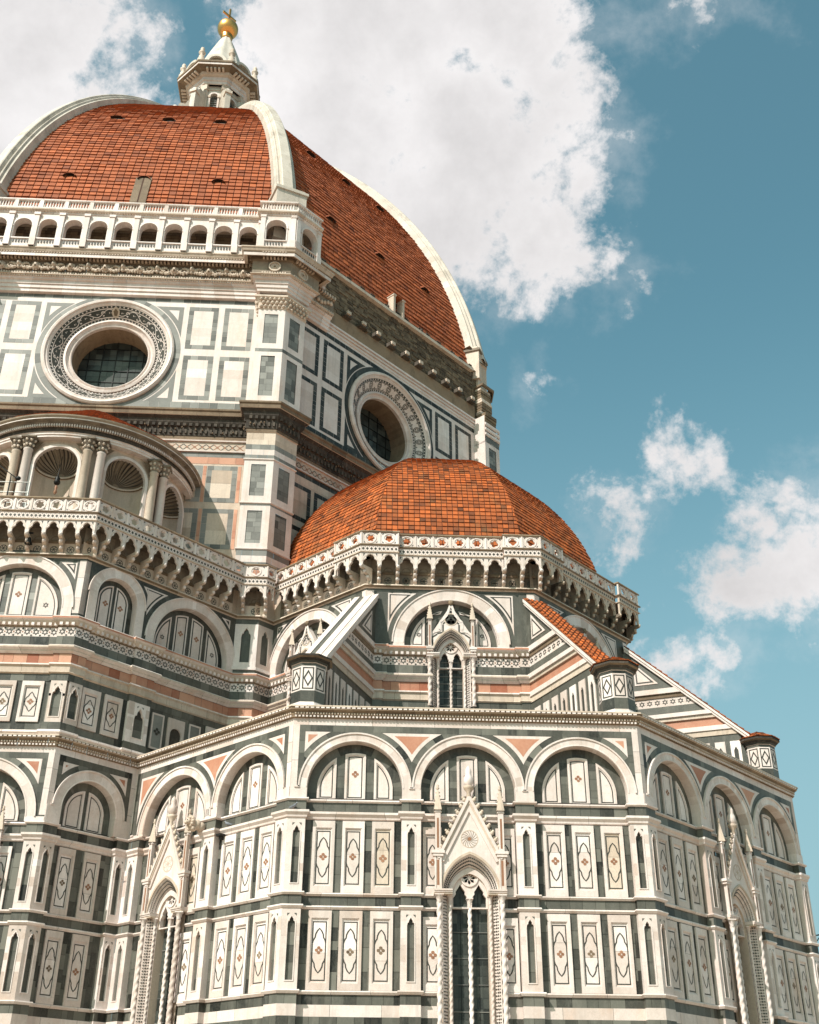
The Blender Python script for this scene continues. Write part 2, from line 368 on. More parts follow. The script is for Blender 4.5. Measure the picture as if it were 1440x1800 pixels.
# chapel cornice
mb = MB(); fp = frieze_path(0.01)
sweep(mb, fp, [(0, 19.06), (0, 19.37)], 'white', sub=(1, 2.2))
sweep(mb, fp, [(0, 19.37), (.10, 19.39), (.10, 19.50), (.14, 19.52), (.14, 19.60), (.28, 19.72), (.31, 19.74), (.31, 19.82), (.36, 19.83), (.36, 19.90), (0, 19.95)], ['brown', 'brown', 'cream', 'brown', 'brown', 'cream', 'brown', 'brown', 'cream', 'cream'], sub=(.8, 1.8))
dentils(mb, fp, .10, .155, 19.405, 19.49, .17, .55, 'white')
dentils(mb, fp, .14, .20, 19.53, 19.60, .13, .5, 'cream')
dentils(mb, fp, .31, .355, 19.76, 19.82, .24, .7, 'white', a=.75)
mb.obj('chapel_cornice', CAT)

# ------------------------------------------------------------------ chapel storey pieces
def lancet(uc, w, z0, z1):
    return [(uc-w, z0), (uc+w, z0), (uc+w, z1-2.0*w), (uc+w*.86, z1-1.35*w), (uc+w*.55, z1-1.2*w), (uc+w*.5, z1-.75*w), (uc, z1), (uc-w*.5, z1-.75*w), (uc-w*.55, z1-1.2*w), (uc-w*.86, z1-1.35*w), (uc-w, z1-2.0*w)]
def strip(mb, fr, pts, w, n, mt, tone=.5):
    L = []; R_ = []
    for i, p in enumerate(pts):
        a = pts[max(i-1, 0)]; b = pts[min(i+1, len(pts)-1)]; l = math.hypot(b[0]-a[0], b[1]-a[1]) or 1
        nx, ny = -(b[1]-a[1])/l*w/2, (b[0]-a[0])/l*w/2; L.append((p[0]+nx, p[1]+ny)); R_.append((p[0]-nx, p[1]-ny))
    for i in range(len(pts)-1): mb.face([fr.P(*q, n) for q in (L[i], R_[i], R_[i+1], L[i+1])], mt, tone)
def disc(mb, fr, uc, zc, r, n, mt, tone=.5, seg=12): mb.face([fr.P(uc+r*cos(2*pi*k/seg), zc+r*sin(2*pi*k/seg), n) for k in range(seg)], mt, tone)
def flower(mb, fr, uc, zc, r, n, mt='petal'):
    for a, b in ((1, 0), (-1, 0), (0, 1), (0, -1)):
        x, z = uc+a*r*.62, zc+b*r*.62; q = r*.42
        mb.face([fr.P(x+q*cos(t)*(1.15 if abs(cos(t)) > .5 else .9), z+q*sin(t), n) for t in [k*pi/4 for k in range(8)]], mt, tn(.5, .2))
def pilaster(fr, ua, ub, z0, z1, uc, par, w=.155, n1=NP, n0=NB, top=.34, bot=.36, mt='white', name='pilaster'):
    mb = MB(); h = lancet(uc, w, z0+bot, z1-top) if uc is not None else None
    plate(mb, fr, rect(ua, ub, z0, z1), n1, n0, mt, [h] if h else (), tn(.5, .18))
    if h:
        plate(mb, fr, rect(uc-w-.02, uc+w+.02, z0+bot-.02, z1-top+.02), n1-.12, None, 'line')
        blocks(mb, fr, uc-w, uc+w, z0+bot, z1-top-w*1.7, n1-.11, 'green', True, .35, 1.0, .55, .25)
        band(mb, fr, inset(h, -.045), .04, n1+.025, n1-.01, mt, .6)
        for s in (-1, 1):
            x = uc+s*.185; zt = z1-top+.10
            mb.face([fr.P(a, b, n1+.004) for a, b in ((x-s*.10, zt+.03), (x+s*.02, zt+.03), (x+s*.02, zt-.09))], 'green', .55)
        for k in (1, 2):
            zz = z0+(z1-z0)*k/3+random.uniform(-.2, .2)
            for a, b in ((ua, uc-w-.05), (uc+w+.05, ub)):
                if b-a > .08: mb.face([fr.P(*q, n1+.003) for q in rect(a, b, zz, zz+random.uniform(.3, .8))], mt, tn(.45, .22))
    return mb.obj(name, par)
def wall_panel(fr, uc, z0, z1, par, hw=.49, n=NB, mt='white', figure=True, il=.36, name='wall_panel'):
    mb = MB(); iw = hw*.74; a, b = z0+il*.75, z1-il*.84
    plate(mb, fr, rect(uc-hw, uc+hw, z0, z1), n+.09, n, mt, [rect(uc-iw, uc+iw, a, b)], tn(.5, .2))
    zk = a+(b-a)*random.uniform(.3, .7)
    im = 'cream' if mt == 'white' and random.random() < .04 else mt
    for y0, y1 in ((a, zk-.005), (zk+.005, b)): plate(mb, fr, rect(uc-iw, uc+iw, y0, y1), n+.02, None, im, (), tn(.58, .2))
    plate(mb, fr, rect(uc-iw, uc+iw, a, b), n+.012, None, 'line', (), .8)
    band(mb, fr, rect(uc-iw, uc+iw, a, b), .035, n+.06, n+.02, mt, .6)
    lw = hw*.62; za, zb = z0+il, z1-il*1.19
    band(mb, fr, rect(uc-lw, uc+lw, za, zb), .05, n+.024, None, 'line', .5)
    if figure:
        k = lw/.305*.98; H = zb-za; q = .36 if H > 1.8 else .30
        half = [(0, 0), (.10*k, -.11), (.165*k, -.24), (.18*k, -.36), (.25*k, -.47), (.285*k, -.58)] if H > 1.6 else [(0, 0), (.09*k, -.12), (.13*k, -.22), (.21*k, -.30), (.26*k, -.42), (.27*k, -.56)]
        pts = [(-x, y) for x, y in half[::-1]]+half[1:]
        for s in (1, -1):
            z = zb-q*.85+random.uniform(-.03, .03) if s > 0 else za+q*.85+random.uniform(-.03, .03)
            strip(mb, fr, [(uc+x, z+s*y) for x, y in pts], .055, n+.028, 'line')
        flower(mb, fr, uc+random.uniform(-.012, .012), (za+zb)/2+random.uniform(-.05, .05), random.uniform(.14, .165), n+.028, random.choice(('petal', 'petal', 'petal', 'brown')))
    return mb.obj(name, par)
def clip_arc(u0, u1, z0, r, uc, zc, n=10):    # shape under a circle: between u0 and u1, above z0
    t0 = math.acos(max(-1, min(1, (u1-uc)/r))); t1 = math.acos(max(-1, min(1, (u0-uc)/r)))
    top = [(uc+r*cos(t0+(t1-t0)*i/n), zc+r*sin(t0+(t1-t0)*i/n)) for i in range(n+1)]
    P = [(u0, z0), (u1, z0)]+top
    out = []
    for p in P:
        if not out or math.hypot(p[0]-out[-1][0], p[1]-out[-1][1]) > .02: out.append(p)
    if math.hypot(out[0][0]-out[-1][0], out[0][1]-out[-1][1]) < .02: out.pop()
    return out
def CA(u0, u1, z0, r, uc, zc):
    def f(d):
        rr = r-d; return clip_arc(max(u0+d, uc-rr+.01), min(u1-d, uc+rr-.01), z0+d, rr, uc, zc)
    return f
def tymp_panel(mb, fr, F, n, mt='white', fw=.10, lw=.05, dark=False):
    poly = F(0); q = F(fw); t = tn(.5, .1)
    if dark:          # pier style: white line on a green ground also darkened for shade
        plate(mb, fr, poly, n+.03, n, mt, [F(.075)], t); q = F(.16)
        plate(mb, fr, q, n+.02, None, mt, (), tn(.4, .12)); return
    plate(mb, fr, poly, n+.07, n, mt, [q], t); plate(mb, fr, q, n+.025, None, mt, (), tn(.6, .1))
    plate(mb, fr, F(fw+.045), n+.03, None, 'line', [F(fw+.045+lw)], .5)
def blind_arch(fr, uc, Ri, Ro, zc, zb, par, style='three', leg=True, nt=NT, mt='white', nf=.0, dark=False, flowers=True, name='blind_arch', rg=None):
    mb = MB()                                  # archivolt with reveal
    ring(mb, fr, uc, zc, Ri, Ro, 0, 180, nf+.05, nt, mt, 36, 3, .5, .17)
    ring(mb, fr, uc, zc, Ro, Ro+.07, 0, 180, nf+.10, nf, mt, 32, 4, .55, .1)
    ring(mb, fr, uc, zc, Ri+.02, Ri+.07, 0, 180, nf+.07, nf+.05, mt, 32, 0, .6)
    for s in (-1, 1):
        a, b = sorted((uc+s*Ri, uc+s*Ro))
        if leg and zc-zb > .05: plate(mb, fr, rect(a, b, zb, zc), nf+.05, nt, mt, (), tn(.5, .1))
    o = mb.obj(name, par)
    mb = MB()                                  # tympanum
    rr = rg or Ri-.42
    notch = [] if style != 'plain' else [(uc-.82, zb-.02), (uc-.82, 26.2), (uc-.6, 26.7), (uc, 27.0), (uc+.6, 26.7), (uc+.82, 26.2), (uc+.82, zb-.02)]
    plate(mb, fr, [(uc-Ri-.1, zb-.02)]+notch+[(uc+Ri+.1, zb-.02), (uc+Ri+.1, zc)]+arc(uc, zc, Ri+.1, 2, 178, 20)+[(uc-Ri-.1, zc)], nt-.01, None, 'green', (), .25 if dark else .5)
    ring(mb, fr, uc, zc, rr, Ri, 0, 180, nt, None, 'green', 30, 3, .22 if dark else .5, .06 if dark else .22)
    for s in (-1, 1): 
        a, b = sorted((uc+s*rr, uc+s*Ri)); blocks(mb, fr, a, b, zb, zc, nt, 'green', True, .2, .5, .22 if dark else .5, .1)
    if style == 'three':
        w = rr*.275; g0 = rr*.5
        for a, b in ((-w-(g0-w), -w), (w, g0)):
            blocks(mb, fr, uc+a, uc+b, zb, zc+sqrt(rr*rr-b*b if abs(b) > abs(a) else rr*rr-a*a), nt+.003, 'green', True, .3, .7, .5, .2)
        for a, b in ((-w, w), (g0, rr), (-rr, -g0)): tymp_panel(mb, fr, CA(uc+a, uc+b, zb, rr, uc, zc), nt, mt)
        if flowers: flower(mb, fr, uc, zb+(zc+rr-zb)*.56, .15, nt+.034)
    elif style == 'two':
        g0 = rr*.10
        for a, b in ((g0, rr), (-rr, -g0)): tymp_panel(mb, fr, CA(uc+a, uc+b, zb, rr, uc, zc), nt, mt, dark=dark)
        if dark:
            for s in (-1, 1): flower(mb, fr, uc+s*rr*.5, zc-.2, .17, nt+.026)
    elif style in ('four', 'gallery'):
        X = [-1, -.56, -.44, -.06, .06, .44, .56, 1]
        if style == 'gallery': X = [-1, -.40, -.24, .24, .40, 1]
        for k in range(0, len(X), 2):
            tymp_panel(mb, fr, CA(uc+X[k]*rr, uc+X[k+1]*rr, zb+.12, rr, uc, zc), nt, mt, dark=dark)
            x = uc+(X[k]+X[k+1])/2*rr
            if k in (0, len(X)-2): star(mb, fr, x-.1*rr*(1 if k else -1)*(-1 if k else -1)*0, zb+.9, .17, nt+.034)
            else: flower(mb, fr, x, zb+1.5, .17, nt+.034)
        if not dark: 
            for k in range(1, len(X)-2, 2): blocks(mb, fr, uc+X[k]*rr, uc+X[k+1]*rr, zb, zc+rr*.85, nt+.003, 'grey', True, .4, .9)
    mb.obj('tympanum', par)
    return o
def star(mb, fr, uc, zc, r, n, mt='line'):
    for a in (90, 270):
        pts = [(uc+r*cos(rad(a+120*k)), zc+r*sin(rad(a+120*k))) for k in range(3)]
        band(mb, fr, pts, r*.16, n+(.004 if a > 100 else 0), None, mt, .4)
def frieze(fr, u0, u1, bays, z0, zt, par, strips, dark=False, tri='pink', gz=18.76, name=None):
    """green wall face with the arch openings cut out, voussoirs, border strips and spandrel triangles"""
    mb = MB(); P = [(u0, z0)]
    for uc, Ri, Ro, zc in bays: P += [(uc-Ri, z0), (uc-Ri, zc)]+arc(uc, zc, Ri, 180, 0, 28)[1:-1]+[(uc+Ri, zc), (uc+Ri, z0)]
    P += [(u1, z0), (u1, zt), (u0, zt)]
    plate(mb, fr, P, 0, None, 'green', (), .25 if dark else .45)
    a_, s_ = (.22, .08) if dark else (.5, .24)  # dark: green of the shaded pier wall toned down for shade
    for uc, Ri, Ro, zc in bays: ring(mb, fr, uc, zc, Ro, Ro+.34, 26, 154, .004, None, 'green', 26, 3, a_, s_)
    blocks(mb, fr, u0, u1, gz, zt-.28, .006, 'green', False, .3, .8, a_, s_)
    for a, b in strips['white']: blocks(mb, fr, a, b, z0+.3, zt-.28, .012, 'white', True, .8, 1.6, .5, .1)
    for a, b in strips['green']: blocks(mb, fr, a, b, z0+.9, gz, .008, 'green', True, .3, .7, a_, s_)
    for sp in strips['tri']:
        q = ccw(sp(.17)); plate(mb, fr, ccw(sp(0)), .016, .004, 'white', (), .55)
        if tri == 'pink': plate(mb, fr, q, .020, None, 'pink', (), tn(.5, .2))
        elif tri: plate(mb, fr, ccw(sp(.10)), .020, None, 'line', (), .4); plate(mb, fr, ccw(sp(.19)), .024, None, 'white', (), .4)
    return mb
def spandrel(c0, r0, c1, r1, zc0, zc1, zt):     # region above two neighbouring circles, under zt; a None circle means a vertical edge
    A = []; B = []
    if c0 is None:
        A = [(r0, zt)]; x0 = r0
    else: x0 = c0
    n = 10
    if c0 is not None and c1 is not None:
        d = c1-c0; xm = c0+(d*d+r0*r0-r1*r1)/(2*d); zm = zc0+sqrt(r0*r0-(xm-c0)**2)
        t0 = math.asin((zt-zc0)/r0) if zt-zc0 < r0 else pi/2; x_ = math.acos((xm-c0)/r0)
        L = [(c0+r0*cos(t0+(x_-t0)*i/n), zc0+r0*sin(t0+(x_-t0)*i/n)) for i in range(n+1)]
        t1 = pi-math.asin((zt-zc1)/r1) if zt-zc1 < r1 else pi/2; y_ = math.acos((xm-c1)/r1)
        Rr = [(c1+r1*cos(y_+(t1-y_)*i/n), zc1+r1*sin(y_+(t1-y_)*i/n)) for i in range(n+1)]
        P = L+Rr[1:]
        return P
    if c0 is None:                              # left edge u=r0
        z = zc1+sqrt(max(r1*r1-(r0-c1)**2, .01)); y_ = math.acos((r0-c1)/r1); t1 = pi-math.asin((zt-zc1)/r1)
        Rr = [(c1+r1*cos(y_+(t1-y_)*i/n), zc1+r1*sin(y_+(t1-y_)*i/n)) for i in range(n+1)]
        return Rr+[(r0, zt)]
    t0 = math.asin((zt-zc0)/r0); x_ = math.acos((r1-c0)/r0)
    L = [(c0+r0*cos(t0+(x_-t0)*i/n), zc0+r0*sin(t0+(x_-t0)*i/n)) for i in range(n+1)]
    return L+[(r1, zt)]

def ccw(t): return t[::-1] if sum((t[k-1][0]-t[k][0])*(t[k-1][1]+t[k][1]) for k in range(len(t))) < 0 else t
def SP(c0, r0, c1, r1, z0, z1, zt):            # spandrel as a function of its inset; None when there is no room
    if c0 is None:
        x = c1-sqrt(max(.01, r1*r1-(zt-z1)**2))
        if x < r0+.30: return None
        r0 = max(r0, c1-r1+.04); return lambda d: spandrel(None, r0+d*.8, c1, r1+d, z0, z1, zt-d*.8)
    if c1 is None:
        x = c0+sqrt(max(.01, r0*r0-(zt-z0)**2))
        if x > r1-.30: return None
        r1 = min(r1, c0+r0-.04); return lambda d: spandrel(c0, r0+d, None, r1-d*.8, z0, z1, zt-d*.8)
    return lambda d: spandrel(c0, r0+d, c1, r1+d, z0, z1, zt-d*.8)
def gothic_window(fr, uc, par, zb, zs, zap, hw, zg0, zg1, gw, zfin, upper=False, rosette='swirl'):
    """traceried two-light window: jambs, twisted shafts, arch, gable with crockets, pinnacles, leaded glass"""
    w = empty('gothic_window', par); wall = fr
    class Flat:                                # the window ornament sits closer to the wall than it is moulded
        o, d, n = wall.o, wall.d, wall.n
        def xy(s, u, n=0): return wall.xy(u, n*.6 if n > 0 else n)
        def P(s, u, z, n=0): return wall.P(u, z, n*.6 if n > 0 else n)
    fr = Flat()
    X = lambda u: uc+u
    ni = NB-.48
    def parch(half, zsp, top, n=12):           # pointed arch outline, right foot to left foot
        h = top-zsp; R_ = (half*half+h*h)/(2*half); cx = half-R_; a1 = math.asin(min(1, h/R_)) if R_ > half*.999 else pi/2
        a1 = math.acos(max(-1, min(1, -cx/R_))) 
        rr = [(cx+R_*cos(a1*i/n), zsp+R_*sin(a1*i/n)) for i in range(n+1)]
        return [(X(a), b) for a, b in rr]+[(X(-a), b) for a, b in rr[::-1][1:]]
    # glass
    mb = MB(); plate(mb, fr, [(X(-hw), zb), (X(hw), zb)]+parch(hw, zs, zap-.5), ni+.02, None, 'glass', (), .6)
    nz_ = max(1, int((zs+.2-zb)/.42)); nu_ = max(2, int(2*hw/.26))
    for i in range(nu_):
        for k in range(nz_):
            a0, a1 = -hw+2*hw*i/nu_+.012, -hw+2*hw*(i+1)/nu_-.012; b0, b1 = zb+(zs+.2-zb)*k/nz_+.012, zb+(zs+.2-zb)*(k+1)/nz_-.012; j = [random.uniform(-.006, .006) for _ in range(3)]
            mb.face([fr.P(X(a0), b0, ni+.03+j[0]), fr.P(X(a1), b0, ni+.03+j[1]), fr.P(X(a1), b1, ni+.03+j[2]), fr.P(X(a0), b1, ni+.03+j[2]+j[0]-j[1])], 'glass', random.choice((.1, .4, .7, 1.0, tn(.6, .4))))
    mb.obj('window_glass', w)
    mb = MB()
    z = zb+.3
    while z < zs+.2: box(mb, fr, X(-hw), X(hw), z, z+.035, ni+.02, ni+.06, 'lead'); z += 1.05 if not upper else .42
    for u in (-hw/2, hw/2): box(mb, fr, X(u)-.012, X(u)+.012, zb, zs+.2, ni+.02, ni+.045, 'iron')
    mb.obj('glazing_bar', w)
    # jambs: splayed white band with inlay, arch in the same profile
    mb = MB(); of = hw*1.58
    A = parch(of, zs, zap); B = parch(hw*1.22, zs, zap-.5*hw/.78)
    n_out, n_in = .16, -.30
    for i in range(len(A)-1):
        t = tn(.5, .1)
        mb.face([fr.P(*A[i], n_out), fr.P(*A[i+1], n_out), fr.P(*B[i+1], n_in), fr.P(*B[i], n_in)], 'white', t)
        k = [((A[j][0]*(1-f)+B[j][0]*f), (A[j][1]*(1-f)+B[j][1]*f)) for j in (i, i+1) for f in (.2, .8)]
    Cc = parch(hw, zs, zap-.75*hw/.78)
    for i in range(len(A)-1):
        mb.face([fr.P(*B[i], n_in+.05), fr.P(*B[i+1], n_in+.05), fr.P(*Cc[i+1], n_in+.05), fr.P(*Cc[i], n_in+.05)], 'white', .5)
        mb.face([fr.P(*Cc[i], n_in+.05), fr.P(*Cc[i+1], n_in+.05), fr.P(*Cc[i+1], ni), fr.P(*Cc[i], ni)], 'cream', .5)
    for s in (-1, 1):
        for (ua, na), (ub, nb_), mt in (((of, n_out), (hw*1.22, n_in), 'white'), ((hw*1.22, n_in+.05), (hw, n_in+.05), 'white'), ((hw, n_in+.05), (hw, ni), 'cream')):
            mb.face([fr.P(X(s*ua), zb, na), fr.P(X(s*ub), zb, nb_), fr.P(X(s*ub), zs, nb_), fr.P(X(s*ua), zs, na)], mt, tn(.5, .1))
    # lace inlay on the splay: dark diamonds
    L = zs-zb; nd = int(L/.125)
    for s in (-1, 1):
        for k in range(nd):
            z = zb+(k+.5)*L/nd
            for col in (.27, .5, .73):
                f = col; u = of+(hw*1.22-of)*f; n = n_out+(n_in-n_out)*f; dz, du = .040, .034*(of-hw*1.22)/.28
                if (k+int(col*10)) % 2 and col != .5: dz *= .55
                nn = n+.008; sl_ = (n_in-n_out)/(hw*1.22-of)
                mb.face([fr.P(X(s*(u-du)), z, nn-du*sl_), fr.P(X(s*u), z-dz, nn), fr.P(X(s*(u+du)), z, nn+du*sl_), fr.P(X(s*u), z+dz, nn)], 'line', tn(.4, .2))
    na = 30
    for i in range(len(A)-1):
        for f in (.25, .5, .75):
            for g_ in (.25, .75):
                pa = [A[i][j]*(1-g_)+A[i+1][j]*g_ for j in (0, 1)]; pb = [B[i][j]*(1-g_)+B[i+1][j]*g_ for j in (0, 1)]
                x, z = pa[0]*(1-f)+pb[0]*f, pa[1]*(1-f)+pb[1]*f; n = n_out+(n_in-n_out)*f+.012
                r = .045
                mb.face([fr.P(x-r, z, n), fr.P(x, z-r, n), fr.P(x+r, z, n), fr.P(x, z+r, n)], 'line', tn(.4, .2))
    mb.obj('window_jamb', w)
    # wall field round the arch and gable
    mb = MB(); gz = zg0
    top = [(X(gw*.92), gz), (X(0), zg1-.25), (X(-gw*.92), gz)]
    outer = [(X(-of-.06), zs)]+[(X(-gw*.92), zs), (X(-gw*.92), gz)]+[(X(0), zg1-.2)]+[(X(gw*.92), gz), (X(gw*.92), zs), (X(of+.06), zs)]+[(p[0], p[1]) for p in parch(of+.06, zs, zap+.07)][1:-1]
    plate(mb, fr, outer, .15, NB, 'white', (), .55)
    Ho = parch(of+.10, zs, zap+.11); Hi = parch(of, zs, zap)
    for i in range(len(Ho)-1): 
        mb.face([fr.P(*Ho[i], .24), fr.P(*Ho[i+1], .24), fr.P(*Hi[i+1], .24), fr.P(*Hi[i], .24)], 'cream', .3)
        mb.face([fr.P(*Ho[i], .24), fr.P(*Ho[i+1], .24), fr.P(*Ho[i+1], .1), fr.P(*Ho[i], .1)], 'cream', .4)
        mb.face([fr.P(*Hi[i], .24), fr.P(*Hi[i+1], .24), fr.P(*Hi[i+1], .1), fr.P(*Hi[i], .1)], 'cream', .4)
    if not upper:
        rz = zg0+(zg1-zg0)*.30; rr = .39
        band(mb, fr, arc(X(0), rz, rr, 0, 345, 23), .035, .165, .15, 'cream', .3)
        if rosette == 'swirl':
            for k in range(16):
                a = 2*pi*k/16; pts = [(X(rr*f*cos(a+f*.7)), rz+rr*f*sin(a+f*.7)) for f in (.2, .45, .7, .95)]
                strip(mb, fr, pts, .02, .158, 'brown', .3)
            disc(mb, fr, X(0), rz, .08, .16, 'petal')
        else:
            for k in range(6):
                a = pi/3*k; band(mb, fr, arc(X(.2*cos(a)), rz+.2*sin(a), .17, 0, 330, 11), .02, .158, None, 'cream', .2)
            disc(mb, fr, X(0), rz, .07, .16, 'cream', .2)
        mb.obj('gable_field', w)
        mb = MB()                              # raking mouldings and crockets
        for s in (-1, 1):
            for d0, d1, n1_, mt in ((0, .13, .42, 'white'), (.13, .20, .34, 'cream'), (.20, .36, .28, 'white')):
                dx, dz = gw, zg1-zg0; l = math.hypot(dx, dz); nx, nz = dz/l, dx/l
                def rk(f, d): return (X(s*(gw*(1-f)-nx*d)), zg0+dz*f-nz*d)
                P_ = [rk(0, d0), rk(0, d1), rk(1-d1*.0, d1), rk(1, d0)]
                P_[2] = (X(s*0+s*max(0, (gw*(0)-nx*d1)*-0)), zg1-nz*d1-(nx*d1)*dz/dx); P_[3] = (X(0), zg1-nz*d0-(nx*d0)*dz/dx)
                plate(mb, fr, P_, n1_, .1, mt, (), tn(.5, .1))
            for k in range(9):
                f = (k+.6)/9.6; u, z = X(s*gw*(1-f)), zg0+(zg1-zg0)*f
                bump(mb, fr, u+s*.06, z+.03, .30, .10, 'cream', s); bump(mb, fr, u+s*.13, z+.12, .31, .06, 'cream', s); bump(mb, fr, u+s*.02, z+.14, .33, .05, 'soot_shade', s)
        mb.obj('gable_moulding', w)
        mb = MB()                              # finial: capital, figure bust with peak
        x, y = fr.xy(X(0), .25)
        lathe(mb, x, y, [(.05, zg1-.25), (.12, zg1-.1), (.09, zg1+.05), (.22, zg1+.22), (.26, zg1+.34), (.15, zg1+.38)], 'cream', 10)
        lathe(mb, x, y, [(.14, zg1+.38), (.23, zg1+.5), (.20, zg1+.75), (.13, zg1+.9), (.15, zg1+1.02), (.11, zg1+1.16), (.01, zg1+1.3)], 'white', 10)
        mb.obj('gable_finial', w)
    else:
        # ogee crown with rose (upper windows)
        rz = zap+.62
        mb.obj('gable_field', w); mb = MB()
        og = [(1.15, zs+.5), (1.25, zs+1.25), (.95, zs+1.5), (.62, zs+1.62), (.62, zs+2.1), (.42, zs+2.3), (.22, zs+2.55), (.10, zs+2.95), (0, zs+3.25)]
        for s in (-1, 1):
            for k in range(len(og)-1):
                strip(mb, fr, [(X(s*og[k][0]), og[k][1]), (X(s*og[k+1][0]), og[k+1][1])], .13, .2, 'white', .6)
                strip(mb, fr, [(X(s*(og[k][0]-.17)), og[k][1]-.10), (X(s*(og[k+1][0]-.17 if og[k+1][0] > .2 else 0)), og[k+1][1]-.14)], .09, .16, 'line', .6)
        poly = [(X(a), b) for a, b in og[3:]]+[(X(-a), b) for a, b in og[3:][::-1][1:]]
        plate(mb, fr, poly[::-1], .12, None, 'pink', (), .5)
        disc(mb, fr, X(0), rz, .38, .15, 'white', .6, 20); band(mb, fr, arc(X(0), rz, .38, 0, 345, 23), .05, .18, .12, 'cream', .5)
        for k in range(5):
            a = rad(90+72*k); band(mb, fr, arc(X(.19*cos(a)), rz+.19*sin(a), .13, 0, 330, 11), .02, .165, None, 'line', .6)
        bump(mb, fr, X(0), zs+3.3, .2, .16, 'brown', 1)
        mb.obj('ogee_crown', w)
    # tracery plate with two lancets and a rose
    mb = MB(); holes = []
    hl = hw*.40; zl = zs+(.52 if not upper else .42)
    for s in (-1, 1):
        c = s*hw*.52; holes.append([(X(c-hl), zs-.45), (X(c+hl), zs-.45), (X(c+hl), zs-.05), (X(c+hl*.62), zs+.10), (X(c+hl*.66), zs+.2), (X(c+hl*.3), zs+.36), (X(c), zl), (X(c-hl*.3), zs+.36), (X(c-hl*.66), zs+.2), (X(c-hl*.62), zs+.10), (X(c-hl), zs-.05)])
    rz = zs+(.80 if not upper else .78); q = .30
    foil = []
    for k in range(32 if not upper else 24):
        a = 2*pi*k/(32 if not upper else 24); foil.append((X(q*cos(a)*(.82+.18*cos(a*8))), rz+q*sin(a)*(.82+.18*cos(a*8))))
    holes.append(foil)
    plate(mb, fr, [(X(-hw), zs-.5), (X(hw), zs-.5)]+parch(hw, zs, zap-.62), n_in-.05, n_in-.25, 'white', holes, .55)
    band(mb, fr, arc(X(0), rz, q+.09, 0, 345, 23), .05, n_in-.0, n_in-.06, 'white', .6)
    if True:
        for k in range(8): 
            a = 2*pi*k/8; strip(mb, fr, [(X(.04*cos(a)), rz+.04*sin(a)), (X(q*.95*cos(a+.39)), rz+q*.95*sin(a+.39))], .03, n_in-.08, 'white', .6)
        disc(mb, fr, X(0), rz, .07, n_in-.075, 'white', .6)
    mb.obj('tracery', w)
    mb = MB(); x, y = fr.xy(X(0), n_in-.12); r = .085 if not upper else .07
    twist(mb, x, y, zb, zs-.42, r); capital(mb, x, y, zs-.42, zs-.05, r); mb.obj('mullion', w)
    for s in (-1, 1):
        for u, n, r in ((gw*.93 if not upper else of+.16, .22, .105), (hw*1.11, n_in+.12, .07)):
            mb = MB(); x, y = fr.xy(X(s*u), n); twist(mb, x, y, zb, zs-.34, r); capital(mb, x, y, zs-.34, zs, r); mb.obj('twisted_column', w)
    for s in (-1, 1):                           # impost mouldings
        mb = MB()
        a, b = sorted((s*hw, s*(gw*1.08 if not upper else of+.32)))
        for k, (dz, dn) in enumerate(((0, .02), (.07, .08), (.14, .14))): box(mb, fr, X(a), X(b), zs+dz, zs+dz+.07, n_in, .30+dn, 'white' if k else 'cream')
        mb.obj('impost', w)
    for s in (-1, 1):                           # pinnacles
        mb = MB(); u = X(s*(gw*.96 if not upper else of+.16)); hh = .15 if not upper else .11
        zA = zs+.21; zB = zg0+.05 if not upper else zs+.3
        box(mb, fr, u-hh*.8, u+hh*.8, zA, zB, .06, .36, 'white')
        for e_ in (-1, 1): box(mb, fr, u+e_*hh*.8-.03, u+e_*hh*.8+.03, zA, zB, .34, .40, 'white')
        box(mb, fr, u-hh*.35, u+hh*.35, zA+.15, zB-.15, .36, .365, 'petal', .3)
        box(mb, fr, u-hh*1.5, u+hh*1.5, zB, zB+.12, .02, .48, 'white'); box(mb, fr, u-hh*1.9, u+hh*1.9, zB+.12, zB+.24, -.02, .54, 'white')
        zC = zB+.24; zD = zC+(zfin-zC)*.58
        box(mb, fr, u-hh*.8, u+hh*.8, zC, zD, .10, .38, 'white'); box(mb, fr, u-hh*.3, u+hh*.3, zC+.12, zD-.25, .38, .385, 'petal', .3)
        plate(mb, fr, [(u-hh*1.1, zD), (u+hh*1.1, zD), (u, zD+.42)], .42, .06, 'white')
        x, y = fr.xy(u, .24); rows = []
        for i in range(7):
            t = i/6; z = zD+.1+(zfin-zD-.25)*t; r = .15*(1-t)+.025; rows.append([(x+r*(1+.35*(k % 2))*cos(2*pi*k/8), y+r*(1+.35*(k % 2))*sin(2*pi*k/8), z) for k in range(8)])
        mb.grid(rows, 'cream', .5, True, False)
        for i in range(1, 5):
            z = zD+.25+(zfin-zD-.4)*i/5
            for e_ in (-1, 1): bump(mb, fr, u+e_*(.14*(1-i/6)), z, .24, .05, 'cream', e_)
        lathe(mb, x, y, [(.03, zfin-.2), (.09, zfin-.12), (.04, zfin-.06), (.07, zfin), (.01, zfin+.06)], 'cream', 8)
        mb.obj('pinnacle', w)
    return w
def bump(mb, fr, u, z, n, r, mt, s=1):         # a leafy crocket: lumpy little ball
    rows = []
    for i in range(5):
        ph = -pi/2+pi*i/4; row = []
        for k in range(7):
            a = 2*pi*k/7; q = r*cos(ph)*(1+.25*sin(3*a+i)); row.append(fr.P(u+q*cos(a), z+r*1.1*sin(ph), n+q*sin(a)))
        rows.append(row)
    mb.grid(rows, mt, tn(.5, .15), True, True)

